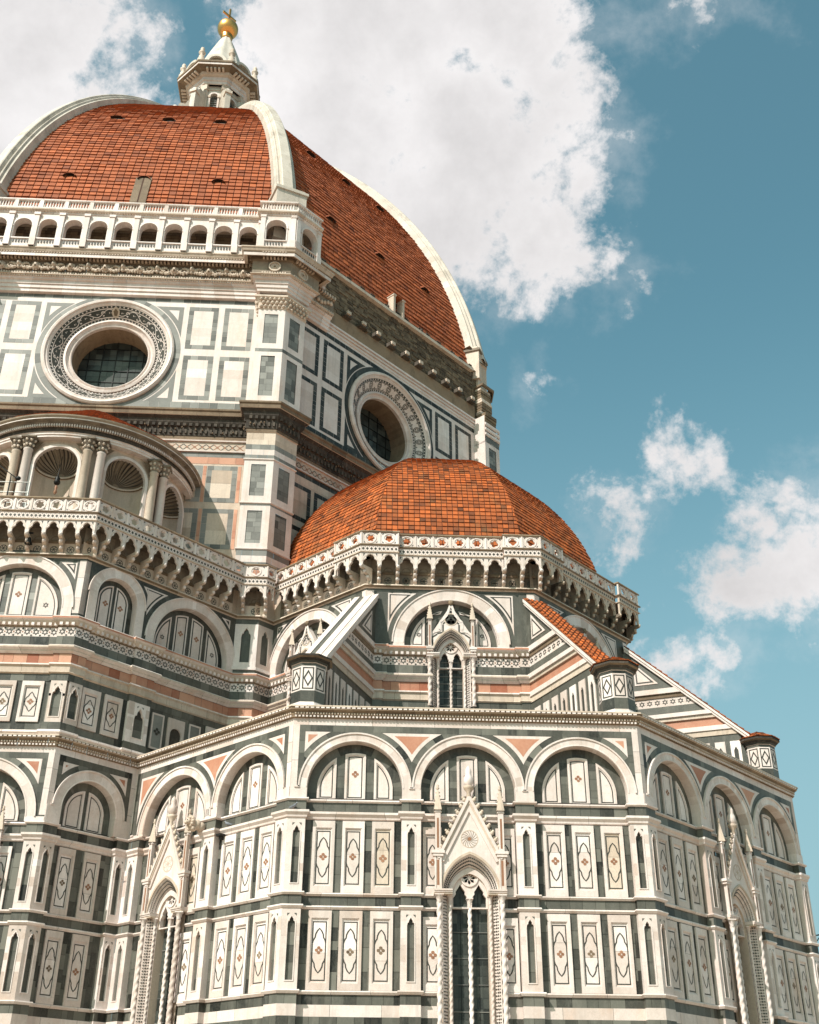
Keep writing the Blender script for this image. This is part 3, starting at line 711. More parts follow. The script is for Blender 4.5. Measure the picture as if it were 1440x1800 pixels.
PZ = ((11.62, 14.76), (7.72, 10.94))
def chapel_face(fr, name, u0, u1, bays, corner, dark=False):
    """bays: (uc, Ri, Ro, zc, kind); corner: (left strip?, right strip?)"""
    wl = MB()
    st = {'white': [], 'green': [], 'tri': []}; R_ = .35
    for i, b in enumerate(bays):
        uc, Ri, Ro, zc, kind = b
        if i == 0: 
            e0 = u0+.29 if corner[0] else u0+.12
            st['white'].append((u0, e0)); st['green'].append((e0, e0+.26))
            st['tri'].append(SP(None, e0+.27, uc, Ro+R_, zc, zc, 18.74))
        else:
            pb = bays[i-1]; st['tri'].append(SP(pb[0], pb[2]+R_, uc, Ro+R_, pb[3], zc, 18.74))
        if i == len(bays)-1:
            e1 = u1-.29 if corner[1] else u1-.12
            st['white'].append((e1, u1)); st['green'].append((e1-.26, e1))
            st['tri'].append(SP(uc, Ro+R_, None, e1-.27, zc, zc, 18.74))
    st['tri'] = [t for t in st['tri'] if t]
    wl = frieze(fr, u0, u1, [b[:4] for b in bays], 15.68, 19.36, None, st, dark)
    core = [u0]+[x for b in bays if b[4] == 'window' for x in (b[0]-1.25, b[0]+1.25)]+[u1]
    for a, b in zip(core[::2], core[1::2]): plate(wl, fr, rect(a, b, 0, 15.75), NB-.05, None, 'black', (), .3)
    for uc, Ri, Ro, zc, kind in bays:          # dark wall behind the panels
        for z0, z1 in PZ:
            x = uc-Ri-.36
            while x < uc+Ri+.34:
                y = min(x+random.uniform(.30, .36), uc+Ri+.36)
                if kind == 'window' and y > uc-1.25 and x < uc+1.25: x = y; continue
                blocks(wl, fr, x, y, z0, z1, NB+random.uniform(-.004, .004), 'green', True, .35, 1.0, .25 if dark else .48, .1 if dark else .32); x = y
        if kind == 'window':
            plate(wl, fr, rect(uc-1.3, uc+1.3, 12.9, 15.7), NB-.01, None, 'green', (), .4)
            plate(wl, fr, rect(uc-1.3, uc+1.3, 0, 14), NB-.76, None, 'black', (), .2)
            for s in (-1, 1): plate(wl, fr, rect(*sorted((uc+s*.95, uc+s*1.32)), 0, 14), NB-.005, None, 'cream', (), .5)
    W_ = wl.obj('chapel_wall', CAT)
    for i, b in enumerate(bays):               # white impost blocks between arches
        mb = MB()
        uc, Ri, Ro, zc, kind = b
        a = bays[i-1][0]+bays[i-1][1] if i else u0; z_ = zc
        plate(mb, fr, rect(a, uc-Ri, 15.68, z_), .05, NT, 'white', (), tn(.5, .1))
        x = u0+.3 if i == 0 else (bays[i-1][0]+bays[i-1][2]+uc-Ro)/2; box(mb, fr, x-.12, x+.12, z_-.02, z_+.05, .05, .10, 'white')
        mb.obj('impost_block', W_)
        if i == len(bays)-1: mb = MB(); plate(mb, fr, rect(uc+Ri, u1, 15.68, z_), .05, NT, 'white', (), tn(.5, .1)); mb.obj('impost_block', W_)
    for uc, Ri, Ro, zc, kind in bays:
        blind_arch(fr, uc, Ri, Ro, zc, 15.66, W_, 'two' if kind == 'two' else 'three', dark=False, leg=False)
        for z0, z1 in PZ:
            if kind == 'three':
                for d in (-1.31, 0, 1.31): wall_panel(fr, uc+d, z0+.01, z1-.05, W_)
            elif kind == 'two':
                for d in (-.72, .72): wall_panel(fr, uc+d, z0+.01, z1-.05, W_, .46)
            else:
                for s in (-1, 1): wall_panel(fr, uc+s*1.62, z0+.01, z1-.25, W_, .42, figure=True)
        if kind == 'window':
            gothic_window(fr, uc, CAT, 4.6, 11.59, 13.30, .78, 13.12, 15.94, 1.46, 16.3, rosette='swirl' if fr is fF else 'six')
    return W_
def pil_set(fr, W_, lst):
    for ua, ub, uc in lst:
        for z0, z1 in PZ: pilaster(fr, ua, ub, z0, z1, uc, W_)
B3 = [(2.90, 2.14, 2.49, 16.16, 'three'), (8.02, 2.14, 2.49, 16.16, 'window'), (13.14, 2.14, 2.49, 16.16, 'three')]
wF = chapel_face(fF, 'front', 0, 16, B3, (1, 1))
PS = [(-NP*T, .76, .40), (5.02, 5.88, 5.45), (10.12, 10.98, 10.55), (15.24, 16+NP*T, 15.6)]
pil_set(fF, wF, PS)
wR = chapel_face(fR, 'right', 0, 16, B3, (1, 1)); pil_set(fR, wR, PS)
wL = chapel_face(fL, 'left', UI, 16, [(7.62, 2.45, 2.84, 15.82, 'window'), (13.1, 2.14, 2.49, 16.16, 'three')], (0, 1))
pil_set(fL, wL, [(UI+NP, 5.0, 4.55), (10.05, 10.98, 10.5), (15.24, 16+NP*T, 15.6)])
wE = chapel_face(fEE, 'pier', 0, 4.93, [(2.36, 1.55, 2.02, 16.55, 'two')], (1, 1))
pil_set(fEE, wE, [(-NP*T, .74, .38), (4.2, 4.93-NP, 4.5)])
wEF = chapel_face(fEF, 'pierfront', 0, 6.86, [(3.5, 2.42, 2.86, 15.9, 'window')], (0, 1))
pil_set(fEF, wEF, [(6.1, 6.86+NP*T, 6.46)])
fR3 = Fr(fR.xy(16), (0, 1))
mb = MB(); plate(mb, fR3, rect(0, 16, 0, 19.36), NB, None, 'white'); plate(mb, fR3, rect(0, 16, 15.68, 19.36), 0, NB, 'green'); mb.obj('chapel_wall', CAT)
pil_set(fR3, wR, [(-NP*T, .76, .40)])
# chapel roof behind the cornice
mb = MB(); A = [fL.xy(UI), (-8, 0), (8, 0), fR.xy(16), (fR.xy(16)[0], 26)]; B = [(-10.3, 13.2), Q[0], Q[1], Q[2], (Q[2][0], 26)]
for i in range(4): mb.face([(*A[i], 19.9), (*A[i+1], 19.9), (*B[i+1], 20.4), (*B[i], 20.4)], 'lead')
mb.obj('chapel_roof', CAT)

# ------------------------------------------------------------------ upper storey of pier and apse
A1 = fEE.xy(10.5); A2 = (A1[0]+1.375, A1[1]); A3 = (A2[0]+.83, A2[1]+.83)
fT1 = Fr(A1, (1, 0)); fT2 = Fr(A2, (C45, C45)); fC3 = Fr(Q[2], (0, 1)); SQ = 2*hQ
def upper_path(j=.15):
    P = J(fEF, [(0, 0), (6.0, 0), (6.0, j), (6.86+j*T, j)])+J(fEE, [(.8, j), (.8, 0), (3.72, 0), (3.72, j), (5.15, j), (5.15, 0), (10.5, 0)])+[A2, A3]
    P += J(fCL, [(SQ-1.0, 0), (SQ-1.0, j), (SQ+j*T, j)])+J(fCF, [(1.0, j), (1.0, 0), (SQ-1, 0), (SQ-1, j), (SQ+j*T, j)])
    P += J(fCR, [(1, j), (1, 0), (SQ-1, 0), (SQ-1, j), (SQ+j*T, j)])+J(fC3, [(1, j), (1, 0), (9, 0)])
    return P
UP = upper_path(); UP0 = upper_path(0.0)
def cut_at_windows(path):
    out = [[]]
    for p, q in zip(path, path[1:]):
        out[-1].append(p)
        for fr, uc in ((fCL, 4.9), (fCF, hQ), (fCR, hQ)):
            a, b = fr.xy(uc-1.05), fr.xy(uc+1.05); L = math.dist(p, q)
            on = lambda c: abs(math.dist(p, c)+math.dist(c, q)-L) < .01
            if on(a) and on(b): out[-1].append(a); out.append([b])
    out[-1].append(path[-1]); return out
UPS, UP0S = cut_at_windows(UP), cut_at_windows(UP0)
def sweeps(mb, paths, *a, **k):
    for p in paths: sweep(mb, p, *a, **k)
mb = MB()
sweeps(mb, UPS, [(0, 26.36), (.28, 26.32), (.32, 26.27), (.32, 26.17), (.22, 26.10), (.20, 26.02), (.06, 25.86), (0, 25.76)], ['white', 'white', 'pink', 'white', 'cream', 'cream', 'brown'], sub=(1, 2.2), a=.55)
for pp in UPS: dentils(mb, pp, .05, .19, 25.84, 26.02, .30, .5, 'white')
mb.obj('corbelled_string', CAT)
mb = MB(); sweeps(mb, UPS, [(0.004, 25.76), (.004, 25.26)], 'white', sub=(1, 2))
for a, b in [ab for pp in UPS for ab in zip(pp, pp[1:])]:
    L = math.dist(a, b)
    if L < .5: continue
    fr = Fr(a, ((b[0]-a[0])/L, (b[1]-a[1])/L)); n = max(1, round(L/.46))
    for k in range(n):
        u = (k+.5)*L/n; star(mb, fr, u, 25.51, .20, .010)
        for s in (-1, 1):
            z = 25.51+s*.19; mb.face([fr.P(u+L/n/2*.99-.07, z, .012), fr.P(u+L/n/2*.99, z-.06, .012), fr.P(min(L, u+L/n/2*.99+.07), z, .012), fr.P(u+L/n/2*.99, z+.06, .012)], 'line', .4)
        mb.face([fr.P(u+L/n/2*.99-.05, 25.51, .012), fr.P(u+L/n/2*.99, 25.46, .012), fr.P(min(L, u+L/n/2*.99+.05), 25.51, .012), fr.P(u+L/n/2*.99, 25.56, .012)], 'petal', .4)
mb.obj('inlaid_frieze', CAT)
mb = MB()
sweeps(mb, UPS, [(.002, 25.26), (.002, 24.74)], 'green', sub=(.35, 1), a=.5, s=.24)
sweeps(mb, UPS, [(0, 24.74), (.22, 24.70), (.28, 24.64), (.28, 24.56), (.16, 24.46), (.16, 24.40), (.04, 24.28)], ['white', 'white', 'cream', 'white', 'cream', 'white'], sub=(1, 2.2))
sweeps(mb, UPS, [(.002, 24.28), (.002, 23.77)], 'pink', sub=(.35, 1.1), a=.45, s=.3)
sweeps(mb, UPS, [(0, 23.77), (.12, 23.74), (.14, 23.66), (.05, 23.58), (.05, 23.28), (.10, 23.24), (.0, 23.18)], ['white', 'white', 'cream', 'cream', 'cream', 'cream'], sub=(.8, 2), a=.5)
sweeps(mb, UPS, [(.002, 23.18), (.002, 22.80)], 'green', sub=(.35, .9), a=.5, s=.24)
sweeps(mb, UPS, [(.002, 20.6), (.002, 20.2)], 'green', sub=(.35, .9), a=.5, s=.24)
sweeps(mb, UPS, [(.0, 20.22), (.14, 20.16), (.16, 20.06), (.05, 19.95), (.05, 19.8)], 'white', sub=(.8, 2))
sweeps(mb, UP0S, [(-.06, 26.3), (-.06, 19.8)], 'black'); sweeps(mb, UP0S, [(-.02, 22.8), (-.02, 19.8)], 'green', sub=(.35, .8), a=.45, s=.24)
mb.obj('banded_wall', CAT)
mb = MB()
for fr, uc in ((fCL, 4.9), (fCF, hQ), (fCR, hQ)): mb = MB(); plate(mb, fr, rect(uc-1.2, uc+1.2, 19.8, 27.6), NB-.78, None, 'black', (), .2); mb.obj('window_recess', CAT)
USTR = {'white': [], 'green': [], 'tri': []}
def upper_face(fr, u0, u1, bays, left=None, right=None, dark=False):
    st = {'white': [], 'green': [], 'tri': []}; zt = 29.62
    for i, b in enumerate(bays):
        uc, Ri, Ro, zc = b[:4]; e = u0+(left or .3)
        if left: st['white'].append((u0, e))
        if i == 0: st['tri'].append(SP(None, e+.12, uc, Ro+.34, zc, zc, zt))
        if i: st['tri'].append(SP(bays[i-1][0], bays[i-1][2]+.34, uc, Ro+.34, bays[i-1][3], zc, zt))
        e = u1-(right or .3)
        if i == len(bays)-1: st['tri'].append(SP(uc, Ro+.34, None, e-.12, zc, zc, zt))
    if right: st['white'].append((u1-right, u1))
    st['tri'] = [t for t in st['tri'] if t]
    return frieze(fr, u0, u1, [b[:4] for b in bays], 26.34, 30.05, None, st, dark, tri='line', gz=29.72)
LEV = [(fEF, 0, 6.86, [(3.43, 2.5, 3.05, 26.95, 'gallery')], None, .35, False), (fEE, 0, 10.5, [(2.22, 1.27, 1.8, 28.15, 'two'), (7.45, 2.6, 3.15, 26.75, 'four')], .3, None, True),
       (fCL, 1.75, SQ, [(4.9, 2.61, 3.22, 26.6, 'plain')], None, .3, False), (fCF, 0, SQ, [(hQ, 2.61, 3.25, 26.6, 'plain')], .45, .45, False), (fCR, 0, SQ, [(hQ, 2.61, 3.25, 26.6, 'plain')], .45, .45, False)]
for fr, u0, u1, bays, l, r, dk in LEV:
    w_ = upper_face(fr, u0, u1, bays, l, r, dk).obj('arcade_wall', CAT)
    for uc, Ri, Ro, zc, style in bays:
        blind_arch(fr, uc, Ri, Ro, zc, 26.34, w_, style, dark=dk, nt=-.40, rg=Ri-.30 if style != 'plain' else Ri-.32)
        if style == 'plain':
            rr = Ri-.34
            for s in (-1, 1):
                mb = MB()
                a, b = (uc+1.45, uc+rr) if s > 0 else (uc-rr, uc-1.45)
                tymp_panel(mb, fr, CA(a, b, 26.5, rr, uc, zc), -.40, fw=.09); star(mb, fr, uc+s*1.78, 27.25, .15, -.36)
                blob = [(uc+s*.55, 28.55), (uc+s*1.15, 28.45), (uc+s*1.25, 28.1), (uc+s*1.35, 28.0), (uc+s*1.35, 28.35)]+[(uc+s*x, zc+sqrt(2.2**2-x*x)) for x in (1.3, 1.0, .7, .45)]
                blob = ccw(blob); plate(mb, fr, blob, -.36, -.40, 'white', (), .6); band(mb, fr, inset(blob, .07), .04, -.355, None, 'line', .5)
                mb.obj('tympanum_inlay', w_)
            gothic_window(fr, uc, CAT, 22.9, 25.75, 27.40, .66, 27.0, 29.1, 1.30, 29.0, upper=True)
# niche storey of the pier (20.6 to 22.8)
for fr, lst in ((fEE, [('p', .08, .86, .47), ('w', 1.5, 0, 0), ('w', 2.87, 0, 0), ('p', 3.74, 5.1, 4.5), ('s', 5.75, 0, 0), ('d', 7.0, 0, 0), ('s', 8.25, 0, 0), ('w', 9.6, 0, 0)]), (fEF, [('p', 6.1, 6.9, 6.5), ('w', 5.2, 0, 0), ('w', 3.8, 0, 0), ('w', 2.4, 0, 0)])):
    for k, a, b, cx in lst:
        if k == 'p': pilaster(fr, a, b, 20.6, 22.8, cx, CAT, .24 if b-a < 1 else .32, .15, -.02, .3, .3)
        elif k == 'w': wall_panel(fr, a, 20.62, 22.78, CAT, .55, -.02, il=.28)
        elif k == 's':
            mb = MB(); plate(mb, fr, rect(a-.4, a+.4, 20.62, 22.6), .07, -.02, 'grey'); band(mb, fr, rect(a-.4, a+.4, 20.62, 22.6), .1, .09, None, 'white'); flower(mb, fr, a, 21.6, .2, .095, 'line'); mb.obj('wall_panel', CAT)
        else:
            mb = MB(); h = [(a-.38, 20.6), (a+.38, 20.6), (a+.38, 21.7)]+arc(a, 21.7, .38, 0, 180, 12)[1:-1]+[(a-.38, 21.7)]
            plate(mb, fr, rect(a-.56, a+.56, 20.6, 22.6), .08, -.02, 'white', [h]); plate(mb, fr, h, -.015, None, 'black'); mb.obj('door_opening', CAT)
# turret bits between pier and apse
for fr, L in ((fT1, 1.375), (fT2, 1.17)):
    mb = MB(); h = lancet(L/2, .28, 27.1, 29.3)
    plate(mb, fr, rect(0, L, 26.8, 29.55), .02, -.1, 'white', [h]); plate(mb, fr, h, -.09, None, 'green', (), .4); plate(mb, fr, rect(0, L, 26.3, 26.8), .0, None, 'green'); plate(mb, fr, rect(0, L, 29.55, 30.05), .0, None, 'green')
    box(mb, fr, -.04, L+.04, 26.62, 26.8, 0, .08, 'white'); mb.obj('turret_wall', CAT)

# ------------------------------------------------------------------ bracketed parapet galleries
def trefoil(uc, w, z0, zs, zt):
    return [(uc-w, z0), (uc-w, zs), (uc-w*.95, zs+.12), (uc-w*.55, zs+.26), (uc-w*.60, zs+.33), (uc-w*.36, zs+.46), (uc, zt), (uc+w*.36, zs+.46), (uc+w*.60, zs+.33), (uc+w*.55, zs+.26), (uc+w*.95, zs+.12), (uc+w, zs), (uc+w, z0)]
def foil(uc, zc, r, lobes, n=36, ph=0):
    return [(uc+r*(.70+.30*abs(cos(lobes/2*(2*pi*k/n)+ph)))*cos(2*pi*k/n), zc+r*(.70+.30*abs(cos(lobes/2*(2*pi*k/n)+ph)))*sin(2*pi*k/n)) for k in range(n)]
def corbel(fr, u, n, w, par, z0=29.98, z1=30.98):
    mb = MB(); cm, cb = ('soot_shade', 'cream') if fr is fCR or fr is fC3 else ('cream', 'white'); H = z1-z0; prof = []  # shaded faces take darker stone: their shade and soot put in the colour
    steps = [(.0, .0), (.10, .02), (.13, .12), (.10, .22), (.16, .26), (.30, .30), (.33, .42), (.28, .50), (.36, .54), (.58, .58), (.62, .70), (.56, .76), (.66, .80), (.94, .82), (1.0, .92), (1.0, 1.0)]
    P = [(n*a, z0+H*b) for a, b in steps]+[(0, z1)]
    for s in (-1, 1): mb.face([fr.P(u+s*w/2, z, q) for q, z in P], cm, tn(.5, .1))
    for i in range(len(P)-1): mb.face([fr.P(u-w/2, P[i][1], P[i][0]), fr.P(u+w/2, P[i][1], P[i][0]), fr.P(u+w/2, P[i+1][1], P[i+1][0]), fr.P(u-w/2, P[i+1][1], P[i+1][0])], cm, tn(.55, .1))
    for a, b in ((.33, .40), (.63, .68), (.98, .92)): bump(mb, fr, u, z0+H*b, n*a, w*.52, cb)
    return mb.obj('corbel', par)
def gallery(name, segs):
    G = empty(name, CAT); path = []
    for fr, u0, u1, n, N, c0, c1 in segs:
        path += [fr.xy(u0, n), fr.xy(u1, n)]
        pit = (u1-u0)/N; mb = MB(); P = [(u0, 30.95)]
        for k in range(N):
            uc = u0+(k+.5)*pit; P += trefoil(uc, pit*.385, 30.95, 31.12, 31.66)
        P += [(u1, 30.95), (u1, 31.74), (u0, 31.74)]
        plate(mb, fr, P, n, n-.12, 'cream' if fr is fCR or fr is fC3 else 'white', (), .5)  # duller bands on the shaded faces, shade put into the colour
        for k in range(N):
            uc = u0+(k+.5)*pit
            for s in (-1, 1):
                x = uc+s*pit*.40; mb.face([fr.P(a, b, n+.004) for a, b in ((x-s*.02, 31.68), (x-s*.13, 31.68), (x-s*.03, 31.48))], 'line', .5)
            strip(mb, fr, [(uc-pit*.44, 31.16), (uc-pit*.30, 31.48), (uc, 31.72), (uc+pit*.30, 31.48), (uc+pit*.44, 31.16)], .035, n+.006, 'cream', .5)
        mb.obj('arcade_band', G)
        for k in range(N+1):
            if (k == 0 and not c0) or (k == N and not c1): continue
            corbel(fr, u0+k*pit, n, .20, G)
        mb = MB()                               # ceiling, back wall with rosettes; soot and under-gallery shade both in the colour
        mb.face([fr.P(u0, 31.70, -.02), fr.P(u1, 31.70, -.02), fr.P(u1, 31.70, n), fr.P(u0, 31.70, n)], 'soot_shade', .3)
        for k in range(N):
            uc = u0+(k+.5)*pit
            plate(mb, fr, rect(uc-pit/2, uc+pit/2, 30.05, 30.78), .0, None, 'cream' if 'pier' in name else 'soot_shade', (), tn(.45, .15)); plate(mb, fr, rect(uc-pit/2, uc+pit/2, 30.78, 31.72), .0, None, 'soot_shade', (), tn(.5, .15))
            plate(mb, fr, rect(uc-.34, uc+.34, 30.78, 30.92), .06, 0, 'brown', (), .3)
            band(mb, fr, arc(uc, 30.40, .21, 0, 340, 17), .04, .006, None, 'line', .4)
            for j in range(random.choice((3, 4, 6))): a = j*pi/3; strip(mb, fr, [(uc-.18*cos(a), 30.40-.18*sin(a)), (uc+.18*cos(a), 30.40+.18*sin(a))], .035, .010, 'line', .5)
            band(mb, fr, arc(uc, 30.95, .27, 0, 180, 10)+[(uc-.27, 30.93)][:0], .04, .008, None, 'brown', .3)
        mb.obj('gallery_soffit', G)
        mb = MB()                               # lace band; dark diamonds painted on for the shade in its holes
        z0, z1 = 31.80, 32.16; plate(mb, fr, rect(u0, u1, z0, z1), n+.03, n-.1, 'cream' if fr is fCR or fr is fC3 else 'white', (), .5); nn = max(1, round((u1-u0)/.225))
        for k in range(nn):
            u = u0+(k+.5)*(u1-u0)/nn
            mb.face([fr.P(u-.085, 31.98, n+.036), fr.P(u, 31.88, n+.036), fr.P(u+.085, 31.98, n+.036), fr.P(u, 32.08, n+.036)], 'line', .3)
            for s in (-1, 1): mb.face([fr.P(u+.11-.03, 31.98+s*.13, n+.037), fr.P(u+.11, 31.98+s*.13-.04*s, n+.037), fr.P(u+.11+.03, 31.98+s*.13, n+.037)], 'line', .5)
        mb.obj('lace_band', G)
        mb = MB()
        for k in range(N):                      # pierced parapet panels
            uc = u0+(k+.5)*pit; a, b = 32.30, 33.04
            plate(mb, fr, rect(uc-pit/2, uc+pit/2, a, b), n+.02, n-.10, 'white', [foil(uc, (a+b)/2, .235, random.choice((4, 5, 6, 6)), 36, random.choice((0, .6)))], tn(.55, .1), sides=False)
            band(mb, fr, arc(uc, (a+b)/2, .325, 0, 345, 23), .045, n+.05, n+.02, 'white', .6)
            for e1, e2 in ((-1, -1), (-1, 1), (1, -1), (1, 1)):
                x, z = uc+e1*(pit*.37), (a+b)/2+e2*.31; mb.face([fr.P(x, z, n+.024), fr.P(x-e1*.12, z, n+.024), fr.P(x, z-e2*.12, n+.024)], 'line', .6)
            box(mb, fr, u0+k*pit-.045, u0+k*pit+.045, a, b, n-.04, n+.06, 'white')
        box(mb, fr, u1-.045, u1+.045, a, b, n-.04, n+.06, 'white')
        mb.obj('parapet', G)
    mb = MB()
    sweep(mb, path, [(-.10, 31.74), (.07, 31.76), (.07, 31.81), (.0, 31.83)], 'cream', sub=(1, 2))
    sweep(mb, path, [(-.1, 32.16), (.06, 32.17), (.10, 32.22), (.10, 32.28), (.02, 32.32), (-.1, 32.32)], ['white', 'brown', 'brown', 'white', 'white'], sub=(1, 2))
    sweep(mb, path, [(-.12, 33.02), (.07, 33.03), (.10, 33.08), (.08, 33.15), (-.13, 33.17), (-.13, 33.02)], ['brown', 'brown', 'brown', 'cream', 'cream'], sub=(.6, 1.4), a=.7)
    mb.obj('parapet_rail', G)
    return G
n0, uA = .9, 1.749
gallery('pier_gallery', [(fEF, 0, 6.86+n0*T, n0, 8, 1, 1), (fEE, -n0*T, 10.5-n0*T, n0, 11, 0, 0), (fT1, n0*T, 1.375+n0*T, n0, 1, 1, 1), (fT2, -n0*T, 1.17-n0, n0, 1, 0, 0)])
n0, nb = .55, .85
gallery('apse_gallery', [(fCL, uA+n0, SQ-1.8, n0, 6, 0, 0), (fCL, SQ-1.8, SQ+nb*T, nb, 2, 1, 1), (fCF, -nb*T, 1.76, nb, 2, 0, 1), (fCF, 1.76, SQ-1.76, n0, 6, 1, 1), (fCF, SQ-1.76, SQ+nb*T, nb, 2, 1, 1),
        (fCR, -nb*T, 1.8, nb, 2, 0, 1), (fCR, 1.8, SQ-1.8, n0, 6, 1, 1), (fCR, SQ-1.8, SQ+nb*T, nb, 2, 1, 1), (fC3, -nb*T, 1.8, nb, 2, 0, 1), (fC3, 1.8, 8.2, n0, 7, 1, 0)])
mb = MB(); sweep(mb, UP0, [(0, 30.10), (.20, 30.08), (.22, 30.0), (.10, 29.92), (0.0, 29.88)], ['white', 'cream', 'brown', 'cream'], sub=(.8, 2)); mb.obj('gallery_string', CAT)
mb = MB(); sweep(mb, UP0, [(-.012, 30.0), (-.012, 31.8)], 'cream', a=.3); mb.obj('gallery_wall', CAT)
mb = MB()                                       # terraces behind the parapets
mb.face([(*p, 31.76) for p in [fEF.xy(0, .7), fEF.xy(6.86+.7*T, .7), fEE.xy(10.5, .7), A3, (-16, 22), (-30, 22)]], 'lead', .5)
mb.face([(*p, 31.75) for p in [A3, Q[0], Q[1], Q[2], (Q[2][0], 26), (-10, 26)]], 'lead', .5)
mb.obj('terrace', CAT)

# ------------------------------------------------------------------ tiled roofs
def tile_field(mb, fa, fb, ts, tw, lift, mt, gap=.035, holes=(), under=True):
    """shingle the surface between edge curves fa(t), fb(t): rows at ts, tiles of width tw aligned on the centre line"""
    for i in range(len(ts)-1):
        a0, b0, a1, b1 = Vector(fa(ts[i])), Vector(fb(ts[i])), Vector(fa(ts[i+1])), Vector(fb(ts[i+1]))
        W0, W1 = (b0-a0).length, (b1-a1).length
        if under: mb.face([a0, b0, b1, a1], 'mortar', .5)
        if W0 < .3: continue
        d = (b0-a0)/W0; nrm = d.cross((a1+b1-a0-b0)).normalized(); m0, m1 = (a0+b0)/2, (a1+b1)/2
        n = int(W0/2/tw)+1; rt_ = random.gauss(0, .04)
        for k in range(-n, n):
            x0, x1 = k*tw+gap/2, (k+1)*tw-gap/2
            x0, x1 = max(x0, -W0/2), min(x1, W0/2)
            if x1-x0 < .06: continue
            y0, y1 = max(x0, -W1/2), min(x1, W1/2)
            if y1 < y0: y0 = y1 = max(-W1/2, min(W1/2, (x0+x1)/2))
            if any(abs((x0+x1)/2-hx) < hw and t0_ <= ts[i] < t1_ for hx, hw, t0_, t1_ in holes): continue
            j = random.uniform(-.25, .25)*lift; s_ = random.uniform(-.25, .25)*lift
            p = [m0+d*x0+nrm*(lift+j), m0+d*x1+nrm*(lift+j+s_), m1+d*y1+nrm*(lift*.22+s_*.4), m1+d*y0+nrm*(lift*.22)]
            tone = tn(.52+rt_, .19 if mt == 'tiles' else .12)
            if random.random() < (.10 if mt == 'tiles' else .02): tone *= .4
            mb.face(p, mt, tone)
            q = [m0+d*x0, m0+d*x1]
            mb.face([q[0], q[1], p[1], p[0]], mt, tone*.8)
            mb.face([q[0], p[0], p[3], m1+d*y0], mt, tone*.8); mb.face([p[1], q[1], m1+d*y1, p[2]], mt, tone*.8)
def arc_ts(f, t0, t1, step, N=400):
    out = [t0]; last = Vector(f(t0)); acc_ = 0
    for i in range(1, N+1):
        t = t0+(t1-t0)*i/N; q = Vector(f(t)); acc_ += (q-last).length; last = q
        if acc_ >= step: out.append(t); acc_ -= step
    return out
# apse half dome
hR, hH, hZ = 11.65, 13.75, 30.72
def hcurve(k):
    a = rad(-112.5+45*k); return lambda t: (hR*cos(t)*cos(a), AL+hR*cos(t)*sin(a), hZ+hH*sin(t))
HD = empty('half_dome', CAT)
for k in (-2, -1, 0, 1, 2):
    mb = MB(); fa, fb = hcurve(k), hcurve(k+1)
    tile_field(mb, fa, fb, arc_ts(fa, .02, 1.53, .345), .335, .065, 'tiles', .04); mb.obj('roof_facet', HD)
mb = MB(); lathe(mb, 0, AL, [(.5, hZ+hH-.1), (.42, hZ+hH+.15), (.2, hZ+hH+.22), (.28, hZ+hH+.42), (.02, hZ+hH+.62)], 'cream', 10); mb.obj('roof_boss', HD)

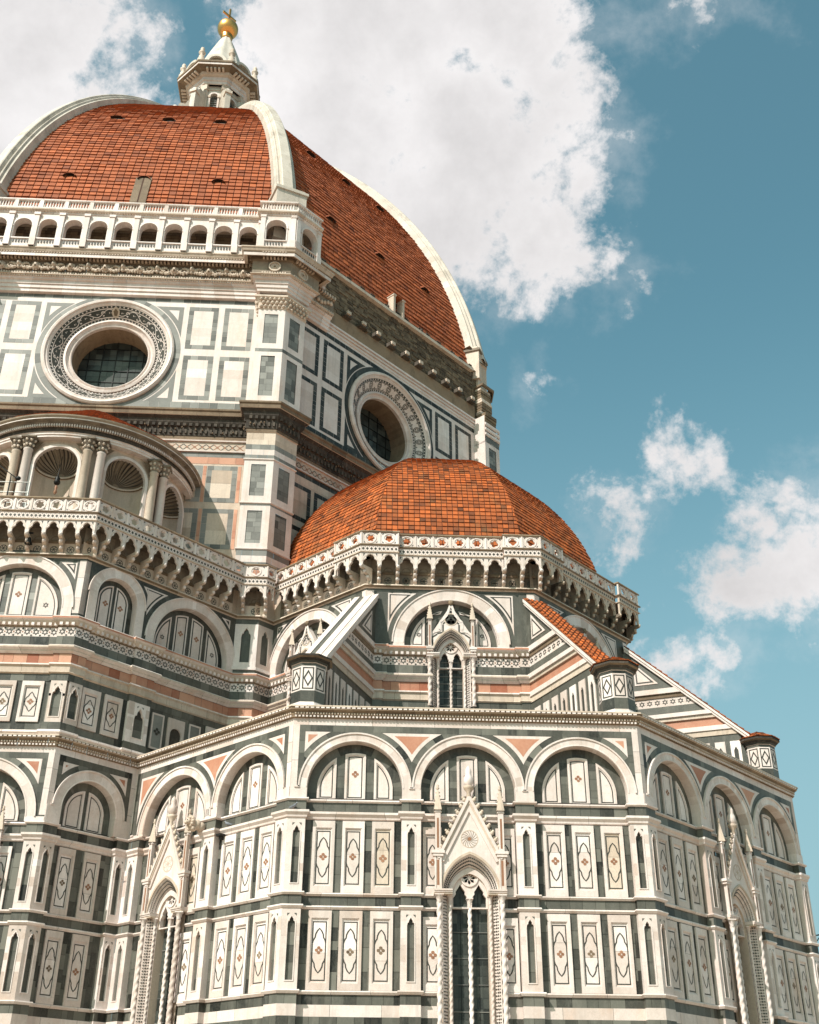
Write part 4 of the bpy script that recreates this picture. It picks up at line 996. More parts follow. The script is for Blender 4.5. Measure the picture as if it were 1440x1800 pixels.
# ------------------------------------------------------------------ buttresses with their end piers
def buttress(k, tiled):
    B = empty('buttress', CAT); a = rad(-112.5+45*k); e_ = (cos(a), sin(a)); q = Q[k]; th = .52
    zs0, sl_, L = 29.35, .955, 6.35; um = lambda z: max(.05, min(L+.3, (zs0-.38-z)/sl_))
    fl = Fr((q[0]+e_[1]*th, q[1]-e_[0]*th), e_); ex = (q[0]+e_[0]*10, q[1]+e_[1]*10)
    fr_ = Fr((ex[0]-e_[1]*th, ex[1]+e_[0]*th), (-e_[0], -e_[1]))
    mb = MB()
    for fr, mp in ((fl, lambda u: u), (fr_, lambda u: 10-u)):
        def poly(z0, z1, u0=-.6, u1=None):
            P = [(u0, z0), (um(z0) if u1 is None else min(u1, um(z0)), z0), (um(z1) if u1 is None else min(u1, um(z1)), z1), (u0, z1)]
            P = [(mp(a_), b_) for a_, b_ in P]; return P if fr is fl else P[::-1]
        for z0, z1, n, mt in ((26.36, 28.95, 0, 'green'), (26.05, 26.36, .16, 'white'), (25.8, 26.05, .06, 'brown'), (25.26, 25.8, 0, 'white'), (24.74, 25.26, 0, 'green'), (24.5, 24.74, .2, 'white'), (24.28, 24.5, .1, 'cream'), (23.77, 24.28, 0, 'pink'), (23.5, 23.77, .1, 'white'), (23.18, 23.5, .03, 'cream'), (19.8, 23.18, -.02, 'green')):
            plate(mb, fr, poly(z0, z1), n, -.1, mt, (), tn(.45, .1))
        u = .2
        while u < um(25.3)-.2:
            star(mb, fr, mp(u), 25.53, .19, .008); u += .46
        tri = [(mp(a_), b_) for a_, b_ in ((.35, 26.75), (1.75, 26.75), (.35, 28.25))]; tri = ccw(tri)
        plate(mb, fr, tri, .03, 0, 'white', (), .5); plate(mb, fr, inset(tri, .10), .034, None, 'line', (), .4); plate(mb, fr, inset(tri, .19), .038, None, 'white', (), .5)
        u = .3
        while u < L-.4:
            zt = min(22.75, zs0-.55-sl_*(u+.62)); 
            if zt > 20.5:
                mm = sorted((mp(u), mp(u+.58))); lc = lancet(sum(mm)/2, .12, 19.9, zt-.35)
                plate(mb, fr, rect(mm[0], mm[1], 19.8, zt), .03, -.02, 'white', [lc]); plate(mb, fr, lc, -.01, None, 'line', (), .3)
            u += .86
    mb.obj('buttress_wall', B)
    mb = MB()                                  # coping along the slope
    fx = Fr(q, e_); w = th+.16
    def pt(u, s, h): return (q[0]+e_[0]*u-e_[1]*s*-1*0+(-e_[1])*s, q[1]+e_[1]*u+e_[0]*s, zs0-sl_*u+h)
    U0, U1 = -.1, L+.25
    def slab(s0, s1, h0, h1, mt, tone=.5):
        A = [pt(U0, s0, h0), pt(U0, s1, h0), pt(U0, s1, h1), pt(U0, s0, h1)]; Bq = [pt(U1, s0, h0), pt(U1, s1, h0), pt(U1, s1, h1), pt(U1, s0, h1)]
        for i in range(4): mb.face([A[i], A[(i+1) % 4], Bq[(i+1) % 4], Bq[i]], mt, tone)
        mb.face(A, mt, tone); mb.face(Bq, mt, tone)
    slab(-w, w, -.42, -.25, 'white'); slab(-w-.06, w+.06, -.25, -.08, 'white', .55)
    if not tiled:
        for s0, s1, h, mt in ((-w-.06, -.42, .02, 'white'), (-.42, -.36, -.03, 'line'), (-.36, -.14, -.01, 'green'), (-.14, -.10, -.03, 'line'), (-.10, .30, .02, 'white'), (.30, .34, -.04, 'line'), (.34, .44, .0, 'white'), (.44, .48, -.04, 'line'), (.48, w+.06, .02, 'white')): slab(s0, s1, -.08, h, mt)
    mb.obj('coping', B)
    if tiled:
        mb = MB(); f = lambda s: (lambda t: pt(U1+(U0-U1)*t, s, -.02))
        n = 22; tile_field(mb, f(-w-.02), f(w+.02), [i/n for i in range(n+1)], .31, .07, 'tiles', gap=.03)
        for j in range(-1, 3):
            s = (j-.5)*.31
            for i in range(n):
                t0, t1 = i/n, (i+1)/n; rows = []
                for t, r in ((t0, .085), (t1, .06)):
                    u = U1+(U0-U1)*t; rows.append([pt(u, s+r*cos(pi*k/5), -.0+(.05 if t == t0 else .01)+r*sin(pi*k/5)) for k in range(6)])
                mb.grid(rows, 'tiles', tn(.5, .17), False, True); mb.face(rows[0], 'mortar', .2)
        mb.obj('tiled_coping', B)
    R_ = 19.55; px, py = R_*e_[0], AL+R_*e_[1]; P = empty('end_pier', B)
    def op(ap): return octa(px, py, ap)
    mb = MB()
    sweep(mb, op(.80), [(0.12, 19.9), (.12, 20.15), (.0, 20.32), (0, 20.36)], 'white', True); sweep(mb, op(.80), [(0, 20.36), (0, 20.92)], 'green', True, a=.4)
    sweep(mb, op(.80), [(0.0, 20.92), (.0, 22.16)], 'white', True); sweep(mb, op(.80), [(0, 22.16), (.0, 22.3)], 'green', True, a=.4)
    c_ = op(.80)
    for i in range(8):
        a_, b_ = c_[i], c_[(i+1) % 8]; l = math.dist(a_, b_); fr = Fr(a_, ((b_[0]-a_[0])/l, (b_[1]-a_[1])/l)); z = 21.54
        band(mb, fr, rect(.06, l-.06, 20.99, 22.09), .06, .006, None, 'line', .4); plate(mb, fr, [(l/2, z-.42), (l/2+.23, z), (l/2, z+.42), (l/2-.23, z)], .012, 0, 'line', [[(l/2, z-.29), (l/2+.155, z), (l/2, z+.29), (l/2-.155, z)]], .4)
    mb.obj('pier_shaft', P)
    mb = MB(); sweep(mb, c_, [(0, 22.3), (.05, 22.32), (.10, 22.42), (.17, 22.46), (.20, 22.52), (.30, 22.58), (.30, 22.68), (-.6, 22.80)], ['white', 'line', 'black', 'black', 'brown', 'black', 'cream'], True, a=.4); mb.obj('pier_cap', P)
    if tiled:
        mb = MB(); o8 = octa(px, py, 1.12); ap = (px, py, 23.35)
        for i in range(8):
            A_, B_ = (*o8[i], 22.72), (*o8[(i+1) % 8], 22.72)
            tile_field(mb, (lambda t, A_=A_: tuple(A_[x]+(ap[x]-A_[x])*t for x in range(3))), (lambda t, B_=B_: tuple(B_[x]+(ap[x]-B_[x])*t for x in range(3))), [0, .28, .55, .8, 1], .26, .05, 'tiles')
        mb.obj('pier_roof', P)
buttress(0, False); buttress(1, True); buttress(2, True)

# ------------------------------------------------------------------ great octagonal drum
SD = 2*hD; dp = 1.16
def drum_path(n=0, p=dp, full=True):
    P = J(fDS, [(SD-6, n), (SD-1.44, n), (SD-1.44, p), (SD+p*T, p)])+J(fDF, [(1.44, p), (1.44, n), (SD-1.44, n), (SD-1.44, p), (SD+p*T, p)])
    return P+J(fDE, [(1.44, p), (1.44, n), (SD-1.44, n), (SD-1.44, p), (SD+p*T, p)])+J(Fr(DQ[2], (0, 1)), [(1.44, p), (1.44, n), (8, n)])
DP = drum_path()
DE_ = .95
DP_FRONT = J(fDS, [(SD-6, 0), (SD-1.44, 0), (SD-1.44, DE_), (SD+DE_*T, DE_)])+J(fDF, [(1.44, DE_), (1.44, 0), (SD-1.44, 0), (SD-1.44, DE_), (SD+DE_*T, DE_)])
def drum_face(fr, stone, name, seg):
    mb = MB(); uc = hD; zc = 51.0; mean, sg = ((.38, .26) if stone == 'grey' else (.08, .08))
    plate(mb, fr, rect(0, SD, 43.0, 57.3), 0, None, 'white', [arc(uc, zc, 4.45, 0, 354, 59)], .55)
    for s in (-1, 1):
        for a, b in ((7.85, 9.95), (5.3, 7.42)):
            for z0, z1 in ((47.05, 50.85), (51.45, 55.25)):
                x0, x1 = sorted((uc+s*a, uc+s*b)); bw = .36
                blocks(mb, fr, x0, x1, z0, z0+bw, .006, stone, False, .4, .9, mean, sg); blocks(mb, fr, x0, x1, z1-bw, z1, .006, stone, False, .4, .9, mean, sg)
                blocks(mb, fr, x0, x0+bw, z0+bw, z1-bw, .006, stone, True, .3, .6, mean, sg); blocks(mb, fr, x1-bw, x1, z0+bw, z1-bw, .006, stone, True, .3, .6, mean, sg)
                n = 4
                for i in range(n):
                    za, zb = z0+bw+(z1-z0-2*bw)*i/n, z0+bw+(z1-z0-2*bw)*(i+1)/n; mb.face([fr.P(*q, .005) for q in rect(x0+bw, x1-bw, za, zb)], 'white', tn(.5, .14))
        for up in (-1, 1):                      # corner frames cut by the round window
            zo = zc+up*4.2; R_ = 5.12; xi = sqrt(R_**2-4.2**2); zz = sqrt(R_**2-4.92**2)
            def cf_(d):
                xe, ze, r_ = 4.92-d, 4.2-d, R_+d; t0, t1 = math.acos(xe/r_), math.asin(ze/r_)
                return ccw([(uc+s*xe, zc+up*ze)]+[(uc+s*r_*cos(t0+(t1-t0)*i/10), zc+up*r_*sin(t0+(t1-t0)*i/10)) for i in range(11)])
            plate(mb, fr, cf_(0), .006, None, stone, (), mean); plate(mb, fr, cf_(.33), .012, None, 'white', (), .5)
    ring(mb, fr, uc, zc, 4.4, 5.05, 0, 360, .008, None, stone, 72, 3, mean, sg)
    blocks(mb, fr, 1.4, SD-1.4, 46.3, 46.85, .007, 'grey' if stone == 'grey' else 'green', False, .5, 1.2, mean, sg)
    blocks(mb, fr, 1.4, SD-1.4, 55.6, 56.0, .007, 'grey' if stone == 'grey' else 'green', False, .5, 1.2, mean, sg)
    w = mb.obj('drum_wall', CAT)
    # round window
    R_ = empty('oculus', CAT)
    mb = MB(); prof = [(4.62, 0), (4.62, .16), (4.5, .26), (4.36, .24), (4.3, .10), (4.22, .12), (4.12, .02)]
    def revolve(prof, mt, tone=.5, seg=72):
        for i in range(seg):
            a, b = 2*pi*i/seg, 2*pi*(i+1)/seg; t = tn(tone, .08)
            for (ra, na), (rb, nb_) in zip(prof, prof[1:]):
                mb.face([fr.P(uc+r*cos(x), zc+r*sin(x), n) for r, n, x in ((ra, na, a), (ra, na, b), (rb, nb_, b), (rb, nb_, a))], mt, t)
    revolve(prof, 'white'); mb.obj('oculus_moulding', R_)
    mb = MB(); revolve([(4.12, .02), (3.22, -.62)], 'white', .5)
    def on(r, a, lift=.012): 
        f = (4.12-r)/.9; return fr.P(uc+r*cos(a), zc+r*sin(a), .02-.64*f+lift)
    def annulus(r0, r1, lift, mt, tone=.4, n=96):
        for i in range(n): a, b = 2*pi*i/n, 2*pi*(i+1)/n; mb.face([on(r0, a, lift), on(r0, b, lift), on(r1, b, lift), on(r1, a, lift)], mt, tone)
    def dia(r, a, hr, ha, lift, mt): mb.face([on(r-hr, a, lift), on(r, a-ha/r, lift), on(r+hr, a, lift), on(r, a+ha/r, lift)], mt, tn(.5, .1))
    for rr in (4.03, 3.32):
        annulus(rr-.07, rr+.07, .008, 'line', .3)
        for i in range(84): dia(rr, 2*pi*i/84, .055, .07, .016, 'white')
    NM = 26 if stone == 'grey' else 22
    if stone == 'grey':                          # white palmette scroll on a dark ground
        annulus(3.45, 3.91, .008, 'line', .35)
        for i in range(NM):
            a = 2*pi*(i+.5)/NM; w0 = 2*pi/NM; sg_ = 1 if i % 2 else -1
            for k in range(12):
                t0, t1 = k/12, (k+1)/12; f_ = lambda t: on(3.68+sg_*.19*cos(pi*t), a-w0/2+w0*t, .016); g_ = lambda t: on(3.68+sg_*.19*cos(pi*t)+.045, a-w0/2+w0*t, .016)
                mb.face([f_(t0), f_(t1), g_(t1), g_(t0)], 'white', .5)
            for k in range(5):
                b = (k-2)*.55; x, y = .13*sin(b), .13*cos(b)*sg_; c_ = 3.64+sg_*.02
                dia(c_+y, a+x/3.68, .055, .036, .016, 'white')
            dia(3.68-sg_*.13, a, .05, .09, .016, 'white'); dia(3.68, a+w0/2, .06, .04, .017, 'white'); dia(3.68, a+w0/2-.03, .03, .03, .017, 'white')
    else:                                        # dark roundels on white
        for rr in (3.44, 3.92): annulus(rr-.02, rr+.02, .008, 'line', .4)
        for i in range(NM):
            a = 2*pi*(i+.5)/NM
            for r_, w_ in ((.235, .05), (.15, .035)):
                for k in range(18):
                    x, y = 2*pi*k/18, 2*pi*(k+1)/18; mb.face([on(3.68+q*sin(z), a+q*cos(z)/3.68, .014) for q, z in ((r_, x), (r_, y), (r_-w_, y), (r_-w_, x))], 'line', .35)
            for k in range(4): x = pi/4+k*pi/2; dia(3.68+.09*sin(x), a+.09*cos(x)/3.68, .05, .05, .016, 'line')
            for sg_ in (-1, 1): dia(3.68+sg_*.18, a+pi/NM, .055, .06, .014, 'line')
    if stone == 'grey':
        mb.face([on(3.69+.33*sin(2*pi*k/16), pi/2+.28/3.69*cos(2*pi*k/16), .02) for k in range(16)], 'cream', .3)
        mb.face([on(3.69+.24*sin(2*pi*k/5+.3), pi/2+.18/3.69*cos(2*pi*k/5+.3), .026) for k in range(5)], 'brown', .3)
    mb.obj('inlaid_ring', R_)
    mb = MB(); revolve([(3.22, -.62), (3.22, -.50), (3.05, -.46), (2.98, -.62), (2.86, -.70), (2.74, -.62), (2.68, -.66), (2.68, -.9)], 'white', .45); revolve([(2.68, -.9), (2.62, -2.5)], 'brown', .9 if stone == 'grey' else .5); mb.obj('oculus_reveal', R_)
    mb = MB(); mb.face([fr.P(uc+2.7*cos(2*pi*k/40), zc+2.7*sin(2*pi*k/40), -2.42) for k in range(40)], 'glass', .4)
    for i in range(-5, 5):
        for k in range(-5, 5):
            if math.hypot((i+.5)*.5, (k+.5)*.5) < 2.3:
                j = [random.uniform(-.008, .008) for _ in range(3)]; mb.face([fr.P(uc+i*.5+.01, zc+k*.5+.01, -2.40+j[0]), fr.P(uc+i*.5+.49, zc+k*.5+.01, -2.40+j[1]), fr.P(uc+i*.5+.49, zc+k*.5+.49, -2.40+j[2]), fr.P(uc+i*.5+.01, zc+k*.5+.49, -2.40+j[2]+j[0]-j[1])], 'glass', tn(.5, .35))
    mb.obj('oculus_glass', R_)
    mb = MB()
    for k in range(-2, 3):
        h = sqrt(2.6**2-(k*.98)**2); box(mb, fr, uc+k*.98-.025, uc+k*.98+.025, zc-h, zc+h, -2.40, -2.34, 'iron'); box(mb, fr, uc-h, uc+h, zc+k*.98-.025, zc+k*.98+.025, -2.395, -2.345, 'iron')
    mb.obj('glazing_bar', R_)
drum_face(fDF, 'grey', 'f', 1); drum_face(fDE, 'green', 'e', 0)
mb = MB(); plate(mb, fDS, rect(0, SD, 30, 57), 0, None, 'white'); plate(mb, Fr(DQ[2], (0, 1)), rect(0, SD, 30, 61), 0, None, 'cream'); mb.obj('drum_wall', CAT)
# corner pilasters
def drum_pier(i):
    P = empty('corner_pilaster', CAT)
    for fr, a, b in (((fDS, fDF, fDE)[i], SD-1.44, SD+dp*T), ((fDF, fDE, Fr(DQ[2], (0, 1)))[i], -dp*T, 1.44)):
        mb = MB()
        for z0, z1, cap in ((46.35, 50.55, 0), (50.85, 54.25, 1), (38.42, 41.62, 0), (34.95, 38.12, 0)):
            plate(mb, fr, rect(a, b, z0, z1), dp, None, 'white', [rect(a+.48, b-.48, z0+.45, z1-.35)], .55)
            plate(mb, fr, rect(a+.46, b-.46, z0+.43, z1-.33), dp-.05, None, 'line', (), .5)
            z = z0+.45
            while z < z1-.36:
                y = min(z+random.uniform(.25, .6), z1-.35); x = random.uniform(.3, .7)
                if y-z > .05:
                    for c0, c1 in ((0, x), (x, 1)): mb.face([fr.P(*q, dp-.045) for q in rect(a+.48+(b-a-.96)*c0+.006, a+.48+(b-a-.96)*c1-.006, z+.006, y-.006)], 'grey', tn(.5, .2))
                z = y
        if i == 1 or True:
            s0, s1 = (a, a) if a > 5 else (b, b)
            mb.face([fr.P(s0, 33, 0), fr.P(s0, 57, 0), fr.P(s0, 57, dp), fr.P(s0, 33, dp)], 'white', .5)
        mb.obj('pilaster_face', P)
    pth = J((fDS, fDF, fDE)[i], [(SD-1.44, 0), (SD-1.44, dp), (SD+dp*T, dp)])+J((fDF, fDE, Fr(DQ[2], (0, 1)))[i], [(1.44, dp), (1.44, 0)])
    for z0, z1, mt in ((41.62, 42.0, 'grey'), (42.0, 42.42, 'white'), (42.42, 42.82, 'grey'), (42.82, 43.2, 'cream'), (50.55, 50.85, 'grey'), (38.12, 38.30, 'grey'), (34.5, 34.95, 'grey'), (34.05, 34.5, 'white'), (33.5, 34.05, 'grey'), (31, 33.5, 'pink'), (54.25, 54.4, 'white'), (43.2, 43.8, 'cream')): mb = MB(); sweep(mb, pth, [(0, z0), (0, z1)], mt, sub=(.5, 1)); mb.obj('pilaster_band', P)
    for z in (38.30, 41.62, 34.95, 46.3): mb = MB(); sweep(mb, pth, [(0, z-.05), (.07, z), (.07, z+.07), (0, z+.12)], 'white'); mb.obj('pilaster_string', P)
    mb = MB()                                   # carved capital
    if i < 2:
        sweep(mb, pth, [(0, 54.3), (.06, 54.4), (.05, 54.9), (.22, 55.25), (.30, 55.3), (.30, 55.45), (0, 55.5)], 'cream', a=.5)
        for a, b in zip(pth, pth[1:]):
            L = math.dist(a, b); fr = Fr(a, ((b[0]-a[0])/L, (b[1]-a[1])/L)); n = int(L/.30)
            for j in range(n):
                for z, nn, r in ((54.55, .10, .13), (54.85, .14, .14), (55.12, .22, .12)): bump(mb, fr, (j+.5+(.5 if 54.8 < z < 55 else 0))*L/n, z, nn, r, 'cream')
        mb.obj('capital', P)
drum_pier(0); drum_pier(1); drum_pier(2)
# lower drum wall
mb = MB()
for fr, st_ in ((fDF, 'grey'), (fDE, 'green')):
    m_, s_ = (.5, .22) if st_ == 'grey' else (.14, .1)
    plate(mb, fr, rect(1.44, SD-1.44, 30, 43.0), -.01, None, 'cream', (), .5)
    for z0, z1, mt in ((42.42, 42.82, st_), (43.62, 44.0, st_)): blocks(mb, fr, 1.44, SD-1.44, z0, z1, .006, mt, False, .5, 1.2, m_, s_)
    blocks(mb, fr, 1.44, SD-1.44, 42.82, 43.62, .006, 'cream', False, 1, 2); blocks(mb, fr, 1.44, SD-1.44, 41.9, 42.42, .004, 'pink' if st_ == 'grey' else 'cream', False, .6, 1.4, .7, .2)
    for z in (42.80, 43.62): box(mb, fr, 1.5, SD-1.5, z, z+.10, 0, .12, 'white')
    n = 40
    for k in range(n):
        u = 1.7+(SD-3.4)*k/n; 
        for s in (-1, 1): strip(mb, fr, [(u, 43.2-s*.22), (u+.5, 43.2+s*.22)], .06, .012, 'line' if k % 3 else 'petal', .5)
        mb.face([fr.P(u+.25, 43.2+d, .014) if e == 0 else fr.P(u+.25+e, 43.2, .014) for d, e in ((.1, 0), (0, .1), (-.1, 0), (0, -.1))], 'petal', .5)
    for s in (-1, 1):
        for a in (8.85, 6.55, 4.25):
            for z0, z1 in ((38.95, 41.75), (35.5, 38.45)):
                x0, x1 = hD+s*a-1.0, hD+s*a+1.0; bw = .33
                for q in (rect(x0, x1, z0, z0+bw), rect(x0, x1, z1-bw, z1)): blocks(mb, fr, q[0][0], q[1][0], q[0][1], q[2][1], .006, st_, False, .4, .9, m_, s_)
                for q in ((x0, x0+bw), (x1-bw, x1)): blocks(mb, fr, q[0], q[1], z0+bw, z1-bw, .006, st_, True, .3, .7, m_, s_)
                blocks(mb, fr, x0+bw, x1-bw, z0+bw, z1-bw, .006, 'cream', True, .6, 1.2)
                if st_ == 'grey': blocks(mb, fr, x1+.04, x1+.26, z0, z1, .007, 'pink', True, .5, 1.3, .75, .2)
mb.obj('drum_base_wall', CAT)
mb = MB()
sweep(mb, DP, [(0, 43.75), (.06, 43.8), (.06, 44.0), (.10, 44.05), (.12, 44.7), (.30, 45.0), (.34, 45.25), (.52, 45.42), (.56, 45.44), (.56, 45.72), (.64, 45.80), (.64, 45.93), (0, 46.32)], ['cream', 'brown', 'black', 'black', 'black', 'black', 'black', 'cream', 'brown', 'brown', 'brown', 'brown'], sub=(.8, 2.2), a=.55)
dentils(mb, DP, .12, .30, 44.72, 44.95, .42, .5, 'black'); dentils(mb, DP, .12, .20, 44.2, 44.5, .34, .4, 'black', a=.9)
for a, b in zip(DP, DP[1:]):
    L = math.dist(a, b); fr = Fr(a, ((b[0]-a[0])/L, (b[1]-a[1])/L)); u = .2
    while u < L-.2:
        if random.random() < .55: bump(mb, fr, u, 44.3+random.uniform(-.1, .5), .2+random.uniform(-.03, .1), .06, 'brown')
        u += .23
mb.obj('drum_cornice', CAT)
# upper entablature and the unfinished masonry of the shaded side
RET = DP_FRONT+J(fDE, [(1.44, DE_), (1.44, 0), (4.6, 0)]); RETC = DP_FRONT+J(fDE, [(1.44, DE_), (1.44, 0), (3.1, 0)])
mb = MB()
sweep(mb, RET, [(.004, 55.95), (.24, 56.0), (.24, 56.28), (.32, 56.3), (.32, 56.6), (.40, 56.62), (.40, 56.9), (.54, 56.95), (.56, 57.05), (.60, 57.08), (.60, 57.15)], 'white', sub=(1, 2.4))
dentils(mb, RET, .60, .70, 57.08, 57.18, .17, .6, 'cream'); sweep(mb, RET, [(.60, 57.16), (.78, 57.20), (.78, 57.26), (.68, 57.30)], 'cream', sub=(1, 2)); dentils(mb, RET, .66, .76, 57.30, 57.40, .19, .6, 'cream')
sweep(mb, RET, [(.68, 57.30), (.68, 58.40)], 'soot_shade', sub=(1.2, 2.5), a=.7)  # recess shade behind the swags is put into this dark back plane
sweep(mb, RET, [(.68, 58.40), (.76, 58.42), (.78, 58.50), (.78, 58.80)], 'brown'); dentils(mb, RET, .78, .98, 58.50, 58.76, .27, .55, 'cream', a=.35)
sweep(mb, RETC, [(.78, 58.78), (1.02, 58.78), (1.06, 58.60), (1.26, 58.50), (1.26, 58.45), (1.30, 58.45), (1.30, 58.72)], ['brown', 'brown', 'cream', 'white', 'white', 'white'], sub=(1.0, 2.2))
sweep(mb, RETC, [(1.30, 58.72), (1.32, 58.73), (1.34, 58.80)], 'brown', sub=(.8, 1.4)); dentils(mb, RETC, 1.30, 1.36, 58.73, 58.80, .2, .55, 'cream')
sweep(mb, RETC, [(1.34, 58.80), (1.38, 58.84), (1.46, 59.06), (1.50, 59.07), (1.50, 59.17), (.3, 59.22)], 'cream', sub=(.8, 1.5), a=.15)
mb.obj('entablature', CAT)
mb = MB(); fr = fDF; u = 2.1; k = 0          # frieze of swags, winged heads and lion masks
while u < SD-2.0:
    w_ = 1.25
    if k % 2 == 0:
        bump(mb, fr, u, 58.05, .86, .20, 'cream'); bump(mb, fr, u, 58.2, .82, .19, 'brown'); bump(mb, fr, u, 58.0, 1.03, .06, 'cream'); bump(mb, fr, u, 57.78, .80, .14, 'cream')
        for s in (-1, 1):
            for j in range(5): bump(mb, fr, u+s*(.26+.13*j), 58.0+.09*j-.012*j*j*j*.5, .78, .13-.012*j, 'cream'); bump(mb, fr, u+s*(.28+.12*j), 57.85+.06*j, .74, .09, 'brown')
    else:
        bump(mb, fr, u, 57.86, .86, .24, 'cream')
        for a in range(9): bump(mb, fr, u+.26*cos(a*2*pi/9), 57.88+.28*sin(a*2*pi/9), .78, .10, 'cream')
        bump(mb, fr, u, 57.76, 1.06, .08, 'brown')
        for s in (-1, 1): bump(mb, fr, u+s*.09, 57.95, 1.03, .04, 'brown')
    for j in range(1, 10):
        t = j/10; x = u+w_*t; z = 57.95-.30*sin(pi*t)
        for q in range(3): bump(mb, fr, x+random.uniform(-.05, .05), z+random.uniform(-.10, .10), .74+.10*sin(pi*t)+random.uniform(-.03, .05), .055+.045*sin(pi*t), 'cream')
        if j in (4, 5, 6): bump(mb, fr, x, 58.25+.08*(j-5), .72, .08, 'brown')
    u += w_; k += 1
mb.obj('carved_frieze', CAT); mb = MB()
for u in (.7,):
    for f_ in (fDE,):
        for j in range(9): bump(mb, f_, 1.6+j*.33, 57.9+.2*sin(j), .76, .17, 'cream')
mb.obj('carved_frieze', CAT)
for f_, u in ((fDF, SD-.48), (fDE, .48), (fDF, .48)):
    mb = MB()
    for r0_, r1_, n in ((.36, .44, .82), (.0, .34, .73), (.10, .16, .78)): ring(mb, f_, u, 57.88, r0_, r1_, 0, 360, DE_+n, DE_+.6, 'cream', 24, 0, .5)
    disc(mb, f_, u, 57.88, .08, DE_+.76, 'brown', .4); mb.obj('roundel', CAT)
# loggia
LG = empty('loggia', CAT)
nl, nk, UB = 1.42, 2.15, 1.75
segs = [(fDS, SD-5, SD-UB, nl, 3), (fDS, SD-UB, SD+nk*T, nk, 1), (fDF, -nk*T, UB, nk, 1), (fDF, UB, SD-UB, nl, 11.5), (fDF, SD-UB, SD+nk*T, nk, 1), (fDE, -nk*T, UB-.15, nk, 1)]
Lp = []
for fr, a, b, n, N in segs:
    if N == 11.5: N = 11
    Lp += [fr.xy(a, n), fr.xy(b, n)]; pit = (b-a)/N; mb = MB(); P = [(a, 59.2), (b, 59.2), (b, 62.75), (a, 62.75)]; hw = .645 if N > 1 else .74; zs = 61.24 if N > 1 else 61.25
    mb = MB(); holes = []
    for k in range(N):
        c = a+(k+.5)*pit
        if N == 1: c += (-.12 if fr is fDF and a > 0 or fr is fDS else .12)
        holes.append([(c-hw, 59.98), (c+hw, 59.98), (c+hw, zs)]+arc(c, zs, hw, 0, 180, 14)[1:-1]+[(c-hw, zs)])
    plate(mb, fr, P, n, n-.55, 'white', holes, .55)
    for h, k in zip(holes, range(N)):
        c = (h[0][0]+h[1][0])/2
        ring(mb, fr, c, zs, hw, hw+.12, 0, 180, n+.05, n, 'white', 16, 0, .6)
        for s in (-1, 1): box(mb, fr, *sorted((c+s*hw, c+s*(hw+.14))), zs-.10, zs+.0, n, n+.07, 'white'); box(mb, fr, *sorted((c+s*hw, c+s*(hw+.10))), 59.98, zs-.1, n, n+.035, 'white', .6)
        for j in range(6): box(mb, fr, c-hw+.12+j*.21, c-hw+.20+j*.21, 59.55, 59.80, n+.02, n+.06, 'line')
        box(mb, fr, c-hw-.02, c+hw+.02, 59.88, 59.98, n, n+.10, 'white')
    mb.obj('arcade', LG)
    for k in range(N+1):
        if N > 1:
            mb = MB(); u = a+k*pit; box(mb, fr, u-.17, u+.17, 59.2, 62.42, n, n+.14, 'white'); box(mb, fr, u-.22, u+.22, 59.2, 59.98, n, n+.19, 'white'); box(mb, fr, u-.23, u+.23, 62.2, 62.42, n, n+.20, 'white'); mb.obj('pier', LG)
    if N == 1:
        for x0, x1 in ((a+.02, a+.36), (b-.36, b-.02)):
            mb = MB(); box(mb, fr, x0, x1, 59.2, 62.42, n, n+.10, 'white'); box(mb, fr, x0-.04, x1+.04, 59.2, 59.98, n, n+.14, 'white'); box(mb, fr, x0-.04, x1+.04, 62.2, 62.42, n, n+.14, 'white'); mb.obj('pier', LG)
    mb = MB(); u = a+.1; q = 0                # baluster row
    while u < b-.1:
        if N > 1 and q % 9 == 0: box(mb, fr, u-.14, u+.14, 62.92, 63.62, n-.14, n+.14, 'white')
        else:
            x, y = fr.xy(u, n); lathe(mb, x, y, [(.09, 62.92), (.05, 63.0), (.095, 63.15), (.05, 63.38), (.05, 63.5), (.09, 63.62)], 'white', 8)
        u += .205; q += 1
    mb.obj('balustrade', LG)
    mb = MB(); mb.face([fr.P(a, 62.5, -1), fr.P(b, 62.5, -1), fr.P(b, 62.5, n), fr.P(a, 62.5, n)], 'cream', .4); mb.face([fr.P(a, 59.25, -1), fr.P(b, 59.25, -1), fr.P(b, 59.25, n), fr.P(a, 59.25, n)], 'cream', .4); mb.face([fr.P(a, 62.95, -2), fr.P(b, 62.95, -2), fr.P(b, 62.95, n), fr.P(a, 62.95, n)], 'lead', .4)
    plate(mb, fr, rect(a, b, 59.2, 62.6), -.16, None, 'mortar')
    for q in range(10): blocks(mb, fr, a, b, 59.25+q*.33, 59.56+q*.33, -.15+random.uniform(0, .04), 'brick' if q % 3 else 'soot_shade', False, .4, 1.0, .65, .25)
    mb.obj('loggia_back_wall', LG)
mb = MB()
sweep(mb, Lp, [(0, 62.42), (.06, 62.44), (.06, 62.56), (.16, 62.62), (.24, 62.66), (.26, 62.76), (.26, 62.86), (-.4, 62.93)], ['white', 'white', 'white', 'cream', 'cream', 'white', 'cream'], sub=(1, 2.4), a=.6); dentils(mb, Lp, .06, .15, 62.56, 62.63, .2, .55, 'cream')
sweep(mb, Lp, [(-.15, 63.62), (.14, 63.62), (.17, 63.68), (.17, 63.76), (-.17, 63.78), (-.17, 63.62)], 'white', sub=(1, 2)); sweep(mb, Lp, [(.13, 62.90), (.13, 62.96), (-.1, 62.96)], 'white')
e_ = (fDE.xy(UB-.15, nk), fDE.xy(UB-.15, -.5)); mb.obj('loggia_cornice', LG)
